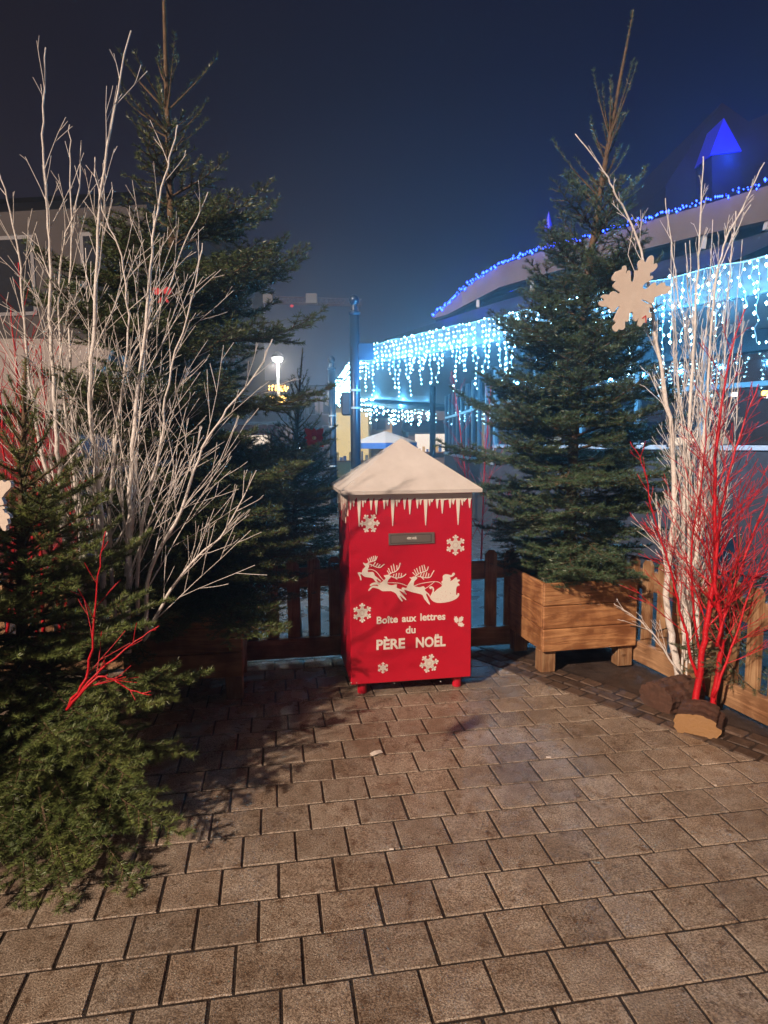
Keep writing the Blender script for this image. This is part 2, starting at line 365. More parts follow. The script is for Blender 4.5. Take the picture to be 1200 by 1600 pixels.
GY = 0.1678; PW, PD, SH = 0.2, 0.1898, 0.06631; GX0, GY0 = -0.3992, 2.2856
cg, sg = math.cos(GY), math.sin(GY)
def grid(u, v): return Vector((GX0+cg*u-sg*v, GY0+sg*u+cg*v, 0))
g = MB()
BL0 = Vector((1.053, 4.007, 0)); BL1 = Vector((1.813, 3.012, 0)); bd = (BL1-BL0).normalized(); bn = Vector((-bd.y, bd.x, 0))
if bn.x < 0: bn = -bn
def side(p): return (p-BL0).dot(bn)
# bed of the paving up to the border
ptsb = [Vector((-4,0.2,-0.0045)), Vector((BL0+bd*5).to_tuple()[:2]+(-0.0045,)), Vector((BL0-bd*1.15).to_tuple()[:2]+(-0.0045,)), Vector((-4,5.2,-0.0045))]
g.add(ptsb, [(0,1,2,3)])
paving = build('paving', g, M_JOINT, kind='structure')
rnd = random.Random(5)
def unit_paver(seed):
    r = random.Random(seed); b = MB(); a = PW-0.0088; d = PD-0.0088; c = 0.003
    lo = []; mid = []; top = []
    for sx, sy in ((-1,-1),(1,-1),(1,1),(-1,1)):
        jx, jy = r.uniform(-.0012,.0012), r.uniform(-.0012,.0012)
        x, y = sx*a/2+jx, sy*d/2+jy
        lo.append((x,y,-0.014)); mid.append((x,y,-c)); top.append((x-sx*c,y-sy*c,0))
    vs = lo+mid+top; fs = []
    for k in range(4):
        j = (k+1) % 4; fs.append((k,j,4+j,4+k)); fs.append((4+k,4+j,8+j,8+k))
    fs.append((8,9,10,11)); b.add(vs, fs)
    me = bpy.data.meshes.new('paver'); me.from_pydata(b.v, [], b.f); me.materials.append(M_PAVER); return me
PM = [unit_paver(k) for k in range(6)]
def clip(poly):     # keep the side < 0
    out = []
    for i in range(len(poly)):
        a, b = poly[i], poly[(i+1) % len(poly)]; sa, sb = side(a)+0.004, side(b)+0.004
        if sa <= 0: out.append(a)
        if (sa < 0) != (sb < 0): out.append(a+(b-a)*(sa/(sa-sb)))
    return out
def seen(p):
    q = p-Vector((0,0,CAM_H)); d = q.dot(fw)
    if d < 0.3: return False
    x = 600+FPX*q.dot(r2)/d; y = 800-FPX*q.dot(u2)/d
    return -60 < x < 1260 and y < 1700 and not (x < 200 and y < 1250)
stuffp = MB(); cells = []
for k in range(-26, 13):
    for i in range(-26, 26):
        u = (i+0.5)*PW - k*SH; v = -(k+0.5)*PD
        c = grid(u, v)
        if c.y < 0.35 or c.x < -3.2 or c.x > 3.4: continue
        if k < -13 : continue
        cr = [grid(u+a*(PW-.0088)/2, v+b*(PD-.0088)/2) for a, b in ((-1,-1),(1,-1),(1,1),(-1,1))]
        cells.append((c, cr))
cells.sort(key=lambda q: (not seen(q[0]), q[0].length))
npv = 0
for c, cr in cells:
    s_ = [side(p) for p in cr]
    if min(s_) > -0.012: continue
    vis = seen(c) and npv < 298
    dz = rnd.uniform(-0.0012, 0.0012)
    if max(s_) > -0.006:
        poly = clip(cr)
        if len(poly) < 3: continue
        ctr = sum(poly, Vector())/len(poly); b = MB(); n = len(poly)
        vs = [(p.x,p.y,-0.014) for p in poly]+[(p.x,p.y,-0.004+dz) for p in poly]+[(*(p+(ctr-p).normalized()*0.005).to_tuple()[:2], dz) for p in poly]
        fs = []
        for k in range(n):
            j = (k+1) % n; fs.append((k,j,n+j,n+k)); fs.append((n+k,n+j,2*n+j,2*n+k))
        fs.append(tuple(range(2*n,3*n))); b.add(vs, fs)
        if vis: build('paver', b, M_PAVER, paving); npv += 1
        else: stuffp.add(b.v, b.f)
    elif vis:
        o = bpy.data.objects.new('paver', rnd.choice(PM)); COL.objects.link(o); o.parent = paving
        o.location = (c.x, c.y, dz); o.rotation_euler = (rnd.gauss(0, .0035), rnd.gauss(0, .0035), GY+rnd.gauss(0, .003)); npv += 1
    else:
        M = frame_yaw(c.x, c.y, GY, dz); a = PW-.012; d = PD-.012
        stuffp.box((-a/2,-d/2,-0.014), (a/2,d/2,0), M)
build('outlying_pavers', stuffp, M_PAVER, paving, kind='stuff')

# border of small dark setts along the cut edge, then a strip of old asphalt up to the fence
yw = math.atan2(bd.y, bd.x)
b = MB(); wv = [BL0-bd*1.5+bn*0.0, BL0+bd*4.2+bn*0.0, BL0+bd*4.2+bn*0.33, BL0-bd*1.5+bn*0.33]
b.add([(p.x, p.y, -0.0085) for p in wv], [(0,1,2,3)])
border = build('sett_border', b, M_JOINT, kind='structure')
def sett_mesh(seed):
    r = random.Random(seed); b = MB(); b.box((-0.058,-0.045,-0.018), (0.058,0.045,0.0), bev=0.008)
    b.v = [(x+r.uniform(-.003,.003), y+r.uniform(-.003,.003), z+(r.uniform(-.003,.002) if z > -.01 else 0)) for x,y,z in b.v]
    me = bpy.data.meshes.new('sett'); me.from_pydata(b.v, [], b.f); me.materials.append(M_SETT); return me
SMS = [sett_mesh(k) for k in range(5)]
for row in range(3):
    s = -1.15+row*0.05
    while s < 1.9:
        p = BL0+bd*s+bn*(0.055+row*0.102)
        o = bpy.data.objects.new('sett', rnd.choice(SMS)); COL.objects.link(o); o.parent = border
        o.location = (p.x, p.y, -0.001+rnd.uniform(-.003,.002)); o.rotation_euler = (rnd.gauss(0,.02), rnd.gauss(0,.02), yw+rnd.gauss(0,.03))
        s += 0.128
b = MB(); wv = [BL0-bd*1.1+bn*0.33, BL0+bd*3.2+bn*0.33, BL0+bd*3.2+bn*2.4, BL0-bd*1.1+bn*2.4]
b.add([(p.x, p.y, -0.012) for p in wv], [(0,1,2,3)])
build('asphalt_strip', b, M_PATCH, kind='structure')

# ================================================================== LETTER BOX
BX, BY, BYAW, BW, BD_, ZB, ZT, OV, RISE = -0.2071, 3.862, 0.171, 0.755, 0.60, 0.075, 1.24, 0.048, 0.325
MBX = frame_yaw(BX, BY, BYAW)
box = root('letter_box', (BX, BY, 0), 'red wooden letter box for Father Christmas with white pyramid roof and icicles', 'letter box', rz=BYAW)
b = MB(); b.box((0,0,ZB), (BW,BD_,ZT-0.004), MBX, bev=0.004); build('body', b, M_RED, box)
for fx, fy in ((.075,.06),(BW-.075,.06),(.075,BD_-.06),(BW-.075,BD_-.06)):
    p = MBX @ Vector((fx,fy,0)); b = MB(); b.cone(p, [(.026,0),(.029,.004),(.028,.03),(.028,ZB+.001)], 14); build('foot', b, M_RED, box, smooth=False)
def proof():
    b = MB(); o = OV; z0 = ZT-.003; z1 = ZT+.018; w, d = BW, BD_
    c4 = lambda z, g: [MBX @ Vector(p) for p in ((-o-g,-o-g,z),(w+o+g,-o-g,z),(w+o+g,d+o+g,z),(-o-g,d+o+g,z))]
    vs = c4(z0,0)+c4(z1,0.001)+[MBX @ Vector((w/2,d/2,ZT+RISE))]
    fs = [(3,2,1,0)]+[(k,(k+1)%4,4+(k+1)%4,4+k) for k in range(4)]+[(4+k,4+(k+1)%4,8) for k in range(4)]
    return b.add(vs, fs)
build('roof', proof(), M_WHITE, box)
# picture -> front face homography
def homog(src, dst):
    A = []
    for (x,y),(u,v) in zip(src, dst):
        A.append([x,y,1,0,0,0,-u*x,-u*y,-u]); A.append([0,0,0,x,y,1,-v*x,-v*y,-v])
    _,_,vt = np.linalg.svd(np.array(A)); return vt[-1].reshape(3,3)
HF = homog([(548.3,1072),(738,1056),(739,767.5),(544.5,772)], [(0,ZB),(BW,ZB),(BW,ZT),(0,ZT)])
def uv(x, y):
    q = HF @ np.array([x,y,1.0]); return (q[0]/q[2], q[1]/q[2])
fr_front = lambda u, v, w: MBX @ Vector((u, -w, v))
fr_left = lambda u, v, w: MBX @ Vector((-w, BD_-u, v))
def stroke(b, pts, wd, fr=fr_front, t=0.0016, taper=1.0):
    for i in range(len(pts)-1):
        (x0,y0),(x1,y1) = pts[i], pts[i+1]; L = math.hypot(x1-x0,y1-y0) or 1e-9; nx, ny = -(y1-y0)/L, (x1-x0)/L
        w0 = wd/2*(1-(1-taper)*i/(len(pts)-1)); w1 = wd/2*(1-(1-taper)*(i+1)/(len(pts)-1))
        ex, ey = (x1-x0)/L*w1*.6, (y1-y0)/L*w1*.6
        b.prism([(x0+nx*w0,y0+ny*w0),(x0-nx*w0,y0-ny*w0),(x1-nx*w1+ex,y1-ny*w1+ey),(x1+nx*w1+ex,y1+ny*w1+ey)], fr, 0.0003, t+0.00001*i)
def smoothp(pts, n=4, closed=False):
    out = []; L = len(pts)
    rng_ = range(L if closed else L-1)
    for i in rng_:
        p0 = pts[(i-1)%L] if closed or i > 0 else pts[i]; p1 = pts[i]; p2 = pts[(i+1)%L]; p3 = pts[(i+2)%L] if closed or i+2 < L else pts[(i+1)%L]
        for k in range(n):
            t = k/n; t2 = t*t; t3 = t2*t
            out.append(tuple(0.5*((2*b_)+(-a_+c_)*t+(2*a_-5*b_+4*c_-d_)*t2+(-a_+3*b_-3*c_+d_)*t3) for a_,b_,c_,d_ in zip(p0,p1,p2,p3)))
    if not closed: out.append(tuple(pts[-1]))
    return out
for x_, y_ in ((557,1069.5),(617,1069),(690,1064),(548.5,1072)):     # bright screw heads along the lower edge
    q = uv(x_, min(y_, 1068)); b = MB(); b.prism([(q[0]+.0032*math.cos(a), q[1]+.0032*math.sin(a)) for a in [k*.785 for k in range(8)]], fr_front, .0003, .0022); build('screw', b, M_WHITE, box)
# icicles on the front
tips = [(40,155),(70,125),(120,305),(155,130),(175,95),(228,157),(275,195),(347,148),(375,120),(423,298),(460,125),(480,90),(530,150),(577,193),(645,140),(673,110),(720,290),(755,118),(775,85),(823,140),(868,185),(938,135),(967,105),(1010,285),(1047,112),(1065,80),(1113,135)]
def icic(tips, x0, x1, S, ox, oy, mp):
    poly = [(x0, 4)]
    px = x0
    for i, (tx, ty) in enumerate(tips):
        nx = tips[i+1][0] if i+1 < len(tips) else x1
        hw = min(18, 6+ty*0.045); l = max(tx-hw, (px+tx)/2+1); rr = min(tx+hw, (tx+nx)/2-1)
        poly += [(l-3, 40+(ty*7+i*13) % 20), (l, 66), (tx-3, ty-2), (tx+3, ty), (rr, 66)]
        px = tx
    poly += [(x1, 40), (x1, 4)]
    return [mp(ox+x/S, oy+y/S) for x, y in poly]
b = MB(); b.prism(icic(tips, 24, 1133, 5.714, 540, 770, uv), fr_front, 0.0003, 0.004); build('icicles', b, M_STICK, box)
b = MB(); r_ = random.Random(3); lt = []; x = 25
while x < 860:
    lt.append((x, r_.choice([110,130,160,210,300]))); x += r_.uniform(32, 60)
b.prism(icic(lt, 5, 880, 1, 0, 0, lambda x,y: (x/880*BD_, ZT-.005-y/1150*0.8*0.9)), fr_left, 0.0003, 0.004); build('icicles', b, M_STICK, box)
# snowflakes on the front
def flake(cx, cy, rad, rot):
    u0, v0 = uv(cx, cy); u1, v1 = uv(cx+rad, cy); Rr = abs(u1-u0); b = MB()
    ring = [(u0+Rr*.50*math.cos(t), v0+Rr*.50*math.sin(t)) for t in [2*math.pi*k/24 for k in range(24)]]
    inn = [(u0+Rr*.32*math.cos(t), v0+Rr*.32*math.sin(t)) for t in [2*math.pi*k/24 for k in range(24)]]
    for k in range(24):
        j = (k+1) % 24; b.prism([ring[k], ring[j], inn[j], inn[k]], fr_front, 0.0003, 0.0016)
    b.prism([(u0+Rr*.22*math.cos(t), v0+Rr*.22*math.sin(t)) for t in [2*math.pi*k/12 for k in range(12)]], fr_front, 0.0003, 0.0016)
    for k in range(12):
        t = rot+math.pi*k/6; stroke(b, [(u0+Rr*.14*math.cos(t), v0+Rr*.14*math.sin(t)), (u0+Rr*.42*math.cos(t), v0+Rr*.42*math.sin(t))], Rr*.10)
    for k in range(6):
        t = rot+math.pi*k/3; c_, s_ = math.cos(t), math.sin(t)
        P = lambda a, q: (u0+Rr*(a*c_-q*s_), v0+Rr*(a*s_+q*c_))
        stroke(b, [P(.45,0), P(.93,0)], Rr*.15)
        stroke(b, [P(.62,0), P(.80,.19)], Rr*.13); stroke(b, [P(.62,0), P(.80,-.19)], Rr*.13)
        stroke(b, [P(.47,.16), P(.68,.0)], Rr*.12); stroke(b, [P(.47,-.16), P(.68,.0)], Rr*.12)
        b.prism([P(.93+.13*math.cos(q), .13*math.sin(q)) for q in [2*math.pi*i/8 for i in range(8)]], fr_front, .0003, .0017)
        for sg_ in (-1, 1):
            b.prism([P(.80+.10*math.cos(q), sg_*.22+.10*math.sin(q)) for q in [2*math.pi*i/7 for i in range(7)]], fr_front, .0003, .0017)
    return build('snowflake_sticker', b, M_STICK, box)
for cx, cy, rad, rot in ((578,818,15,0.0),(713,851,15,0.52),(566,958,15,0.52),(672,1036,14.5,0.2),(599,1044,8.5,0.5)): flake(cx, cy, rad, rot)
# holly sprig
b = MB()
for ang, ox, oy in ((100,-3,0),(55,2,-1),(-12,1,4)):
    pts = []; a = R(ang)
    for k in range(14):
        t = 2*math.pi*k/14; rr = 1.0 if k % 2 else 0.72; x = 6.0*math.cos(t)*rr+3.0; y = 3.8*math.sin(t)*rr
        pts.append(uv(718+ox+x*math.cos(a)-y*math.sin(a), 970+oy-(x*math.sin(a)+y*math.cos(a))))
    b.prism(pts, fr_front, .0003, .0016)
build('holly_sticker', b, M_STICK, box)
# reindeer and sleigh
def cu(p): return uv(540+p[0]/6, 860+p[1]/6)
deer1 = [(163,115),(172,135),(185,150),(180,160),(165,175),(155,195),(152,208),(130,205),(113,210),(118,228),(132,250),(138,280),(150,278),(143,245),(138,225),(150,225),(165,240),(190,250),(235,256),(260,266),(275,285),(300,312),(325,325),(330,318),(305,295),(292,275),(300,272),(328,292),(334,284),(300,255),(275,235),(268,212),(250,202),(215,205),(208,192),(215,165),(222,142),(205,120),(190,124)]
deer2 = [(360,235),(385,230),(400,228),(428,238),(422,258),(402,278),(395,300),(400,318),(440,326),(470,318),(487,320),(482,345),(505,358),(545,370),(577,405),(570,410),(540,388),(508,374),(525,398),(572,452),(566,462),(512,420),(540,468),(530,476),(495,435),(478,405),(430,380),(350,382),(322,366),(280,352),(250,352),(225,378),(213,375),(235,345),(265,330),(308,334),(300,320),(262,322),(237,335),(228,325),(255,305),(300,298),(328,303),(350,290),(378,262),(370,248)]
deer3 = [(603,250),(625,250),(645,242),(675,248),(677,262),(652,285),(645,310),(650,333),(700,342),(735,332),(752,348),(752,372),(790,405),(800,440),(775,405),(762,412),(798,492),(790,502),(745,452),(728,415),(690,402),(620,386),(578,372),(555,366),(562,385),(577,405),(568,410),(540,380),(530,355),(545,345),(575,352),(590,320),(610,290),(622,268)]
antl = [ [[(205,125),(225,110),(255,102),(283,90),(298,58)],[(222,112),(208,80)],[(238,106),(228,72)],[(254,101),(244,62)],[(270,96),(262,55)],[(284,88),(280,52)],
          [(215,125),(250,138),(290,156),(325,160),(345,145),(364,130)],[(262,140),(280,112)],[(285,150),(305,122)],[(308,158),(325,132)],[(250,136),(240,150)]],
         [[(405,232),(430,212),(470,197),(500,170),(516,118)],[(415,222),(395,190)],[(425,212),(405,168)],[(445,205),(430,145)],[(465,198),(453,128)],[(488,182),(484,140)],
          [(430,240),(470,256),(520,252),(550,238),(570,220)],[(450,248),(458,222)],[(475,254),(482,215)],[(500,253),(506,213)],[(524,250),(530,214)],[(465,254),(488,268)]],
         [[(660,245),(690,216),(730,200),(768,186),(782,150)],[(665,236),(636,205)],[(675,226),(650,178)],[(690,216),(672,165)],[(710,208),(700,150)],[(735,198),(722,140)],[(756,190),(742,134)],
          [(680,238),(720,246),(760,253),(800,246),(820,212),(836,186)],[(705,244),(718,212)],[(730,248),(745,206)],[(755,252),(768,205)],[(780,250),(788,214)],[(715,246),(740,268)]] ]
reins = [[(205,182),(250,180),(295,205),(340,262),(362,282)], [(400,302),(450,302),(520,308),(585,332)], [(650,330),(720,306),(840,288),(890,298),(915,322)], [(840,290),(785,335),(748,358)]]
for body, an in zip((deer1, deer2, deer3), antl):
    b = MB(); b.prism([cu(p) for p in smoothp(body, 2, True)], fr_front, .0003, .0018)
    for st in an: stroke(b, [cu(p) for p in (smoothp(st, 3) if len(st) > 2 else st)], 0.0054, t=.0017)
    build('reindeer_sticker', b, M_STICK, box)
b = MB()
for st in reins: stroke(b, [cu(p) for p in smoothp(st, 3)], 0.0038, t=.0015)
build('reins_sticker', b, M_STICK, box)
sleigh = [(792,350),(796,337),(812,332),(830,342),(838,360),(836,388),(870,357),(905,335),(915,312),(905,290),(920,275),(918,240),(930,224),(955,218),(985,224),(1003,226),(1012,208),(1026,204),(1034,214),(1025,230),(1005,243),(985,250),(996,268),(985,285),(1012,272),(1040,248),(1056,252),(1052,266),(1078,268),(1076,282),(1058,292),(1080,318),(1060,328),(1048,342),(1044,405),(1056,408),(1060,395),(1072,396),(1074,415),(1045,448),(980,475),(900,487),(850,482),(815,462),(798,432),(815,400),(825,368),(817,350),(804,358)]
b = MB(); b.prism([cu(p) for p in smoothp(sleigh, 2, True)], fr_front, .0003, .0018); build('sleigh_sticker', b, M_STICK, box)
b = MB()
for k in range(26):
    x, y = r_.uniform(830,1035), r_.uniform(345,465)
    if (x-935)**2/95**2+(y-420)**2/55**2 > 1: continue
    q = cu((x,y)); b.prism([(q[0]+.0016*math.cos(a), q[1]+.0016*math.sin(a)) for a in (0,1.26,2.5,3.8,5.0)], fr_front, .0018, .0022)
build('sleigh_dots', b, M_RED, box, kind='stuff')
# lettering
def lettering(txt, x0, x1, ybase0, ybase1, cap_px, off=0.03, mt=None, rt_=box, name='lettering', depth=0.0016, wcap='H'):
    cu_ = bpy.data.curves.new('t', 'FONT'); cu_.body = txt; cu_.offset = off; cu_.resolution_u = 3
    to = bpy.data.objects.new('t', cu_); COL.objects.link(to); bpy.context.view_layer.update()
    dg = bpy.context.evaluated_depsgraph_get(); me = bpy.data.meshes.new_from_object(to.evaluated_get(dg))
    bpy.data.objects.remove(to); co = [v.co.copy() for v in me.vertices]
    xs = [c.x for c in co]; xa, xb = min(xs), max(xs)
    b = MB(); H_ = 0.69
    vs = []
    for w_ in (depth, 0.0003):
        for c in co:
            f = (c.x-xa)/(xb-xa); px = x0+(x1-x0)*f; py = ybase0+(ybase1-ybase0)*f - c.y/H_*cap_px
            u, v = uv(px, py); vs.append(fr_front(u, v, w_))
    n = len(co); fs = [tuple(p.vertices) for p in me.polygons]
    ed = {}
    for f in fs:
        for i in range(len(f)):
            k = (f[i], f[(i+1) % len(f)]); ed[k] = ed.get(k, 0)+1
    allf = list(fs) + [tuple(i+n for i in f[::-1]) for f in fs] + [(a, a+n, c+n, c) for (a, c) in ed if (c, a) not in ed]
    b.add(vs, allf); bpy.data.meshes.remove(me)
    return build(name, b, mt or M_STICK, rt_)
lettering('Boîte', 589, 622.5, 975, 972, 10.8, 0.028)
lettering('aux', 629, 652, 971.5, 970, 10.8, 0.028)
lettering('lettres', 658, 697.5, 969, 967, 10.8, 0.028)
lettering('du', 635, 650.5, 989.3, 988.5, 10.8, 0.028)
lettering('PÈRE', 588.5, 634, 1015.5, 1012, 14.8, 0.035)
lettering('NOËL', 651, 698, 1011, 1008, 14.8, 0.035)
# letter slot
b = MB(); ps = [uv(x, y) for x, y in ((607.5,833.5),(679.5,831),(679.8,848),(607.8,851.5))]
b.prism(ps, fr_front, 0.0003, 0.007); slot = build('letter_slot', b, M_SLOT, box)
b = MB(); ps = [uv(x, y) for x, y in ((612,837),(673,835),(673,845),(612,847.8))]; b.prism(ps, fr_front, 0.0071, 0.0085); build('slot_flap', b, M_SLOT, slot)
b = MB()
for x0,y0,x1,y1 in ((611,836,674,834),(611,848.8,674,846),(611,836,611,848.8),(674.5,834,674.5,846)): stroke(b, [uv(x0,y0), uv(x1,y1)], 0.0025, t=0.0078)
build('slot_groove', b, M_SLOTD, slot)
lettering('PÈRE NOËL', 636.5, 652, 842.3, 841.8, 3.2, 0.03, name='slot_name', depth=0.0092, rt_=slot)

# ================================================================== PLANTERS
def planter(fx, fy, yaw, label, w=0.68, d=0.56):
    M = frame_yaw(fx, fy, yaw); r = root('wooden_planter', (fx, fy, 0), label, 'planter', 'wooden planters of the fir trees', rz=yaw)
    z0 = 0.15; h = 0.152
    for k in range(3):
        a, c = z0+k*(h+.003), z0+k*(h+.003)+h
        b = MB(); b.box((0.0,-0.028,a), (w,0.0,c), M, bev=.006); build('board', b, M_WOOD, r)
        b = MB(); b.box((0.0,d,a), (w,d+.028,c), M, bev=.006); build('board', b, M_WOOD, r)
        b = MB(); b.box((0.002,0.003,a), (.030,d-.003,c), M, bev=.006); build('board', b, M_WOOD, r)
        b = MB(); b.box((w-.030,0.003,a), (w-.002,d-.003,c), M, bev=.006); build('board', b, M_WOOD, r)
    for lx, ly in ((.004,.006),(w-.11,.006),(.004,d-.10),(w-.11,d-.10)):
        b = MB(); b.box((lx,ly,0), (lx+.105,ly+.09,z0-.001), M, bev=.004); build('leg', b, M_FWOOD, r)
    b = MB(); b.box((.035,.005,z0+2.6*h), (w-.035,d-.005,z0+2.7*h), M); build('soil', b, M_JOINT, r)
    return r, M
plR, MR = planter(1.035, 4.245, 0.20, 'pine board planter under the fir tree to the right of the red letter box')
plL, ML = planter(-1.525, 3.735, 0.16, 'shaded pine planter under the tall fir tree, left of the letter box', w=0.68)

# ================================================================== FENCES
def fence(p0, p1, label, gapf, seed, h=0.74, railside=-1, pw=0.088, pitch=0.148):
    r_ = random.Random(seed); p0 = Vector((*p0, 0)); p1 = Vector((*p1, 0)); L = (p1-p0).length; yaw = math.atan2(p1.y-p0.y, p1.x-p0.x)
    M = frame_yaw(p0.x, p0.y, yaw); r = root('picket_fence', p0, label, 'fence', 'low wooden fence round the corner', rz=yaw)
    x = 0.02
    ix = 0
    while x+pw < L:
        ix += 1
        if seed == 2 and ix == 5: x += pitch*.55; continue
        dz = r_.uniform(-.008,.008); b = MB()
        fr = lambda u, v, w, x=x: M @ Vector((x+u, w, v))
        b.prism([(0,.02),(pw,.02),(pw,h-.03+dz),(pw*.72,h+dz),(pw*.28,h+dz),(0,h-.03+dz)], fr, 0.0, 0.022)
        build('picket', b, M_FWOOD, r); x += pitch*r_.uniform(.96,1.05)
    for z0 in (.03, .52):
        fr_ = z0 < .2; b = MB(); b.box((0,-.045 if fr_ else .024,z0), (L,-.002 if fr_ else .060,z0+.14), M, bev=.004); build('rail', b, M_RAIL, r)
    for px in (.0, L-.07):
        b = MB(); b.box((px,.062,0), (px+.07,.132,h+.02), M, bev=.004); build('post', b, M_FWOOD, r)
    return r
fence((-2.6, 4.20), (-.02, 4.655), 'brown picket fence behind the letter box, on its left side', 0, 1)
fence((.06, 4.67), (1.58, 4.94), 'brown picket fence between letter box and right planter', 0, 2)
fence((1.63, 4.86), (2.36, 2.35), 'light pine picket fence behind the red and white branches on the right', 0, 3)

# ================================================================== CONIFERS
def foliage_mesh(name, segs, thick, nlen, nw, perm, seed, parent, mats, flat=0.55):
    rg = np.random.default_rng(seed)
    A = np.array([s[0] for s in segs]); B = np.array([s[1] for s in segs]); dn = np.array([s[2] for s in segs])
    D = B-A; L = np.linalg.norm(D, axis=1); cnt = np.maximum(1, (L*perm*dn)).astype(int)
    idx = np.repeat(np.arange(len(segs)), cnt); n = len(idx)
    t = rg.random(n); P = A[idx]+D[idx]*t[:,None]; ax = D[idx]/np.maximum(L[idx],1e-6)[:,None]
    upv = np.array([0,0,1.0]); lat = np.cross(ax, upv); ll = np.linalg.norm(lat,axis=1); bad = ll < .15
    lat[bad] = np.cross(ax[bad], np.array([1.0,0,0])); lat /= np.linalg.norm(lat,axis=1)[:,None]; u = np.cross(lat, ax)
    ph = rg.random(n)*2*np.pi; rad = lat*np.cos(ph)[:,None]+u*(np.sin(ph)*flat+0.18)[:,None]
    dr = ax*rg.uniform(.35,.75,n)[:,None]+rad*.95+rg.normal(0,.10,(n,3)); dr /= np.linalg.norm(dr,axis=1)[:,None]
    ln = nlen*rg.uniform(.7,1.15,n); wdv = np.cross(dr, rg.normal(0,1,(n,3))); wdv /= np.linalg.norm(wdv,axis=1)[:,None]
    v0 = P-wdv*nw/2; v1 = P+wdv*nw/2; v2 = P+dr*ln[:,None]
    V_ = np.stack([v0,v1,v2],1).reshape(-1,3)
    # thin stems: 3-sided prisms
    th = np.array([s[3] for s in segs]); th1 = np.array([s[4] for s in segs])
    axs = D/np.maximum(L,1e-6)[:,None]; la = np.cross(axs, np.array([.3,.2,.93])); la /= np.maximum(np.linalg.norm(la,axis=1),1e-6)[:,None]; ub = np.cross(axs, la)
    ring0 = []; ring1 = []
    for k in range(3):
        c, s = math.cos(2*math.pi*k/3), math.sin(2*math.pi*k/3); o = la*c+ub*s
        ring0.append(A+o*th[:,None]); ring1.append(B+o*th1[:,None])
    SV = np.stack(ring0+ring1,1).reshape(-1,3); ns = len(segs); base = len(V_)
    q = np.arange(ns)[:,None]*6+base
    F = []
    for k in range(3):
        j = (k+1) % 3; F.append(np.concatenate([q+k,q+j,q+3+j],1)); F.append(np.concatenate([q+k,q+3+j,q+3+k],1))
    SF = np.concatenate(F,0)
    allv = np.concatenate([V_,SV],0).astype(np.float32); tri = np.concatenate([np.arange(n*3).reshape(-1,3), SF],0).astype(np.int32)
    me = bpy.data.meshes.new(name); me.vertices.add(len(allv)); me.loops.add(len(tri)*3); me.polygons.add(len(tri))
    me.vertices.foreach_set('co', allv.ravel()); me.loops.foreach_set('vertex_index', tri.ravel())
    me.polygons.foreach_set('loop_start', np.arange(0,len(tri)*3,3,dtype=np.int32)); me.polygons.foreach_set('loop_total', np.full(len(tri),3,dtype=np.int32))
    mi = np.zeros(len(tri),dtype=np.int32); mi[n:] = 1
    for q_ in mats: me.materials.append(q_)
    me.polygons.foreach_set('material_index', mi); me.update(calc_edges=True)
    o = bpy.data.objects.new(name, me); COL.objects.link(o)
    if parent is not None: me.transform(inv_of(parent)); o.parent = parent
    o['kind'] = 'stuff'
    return o, n

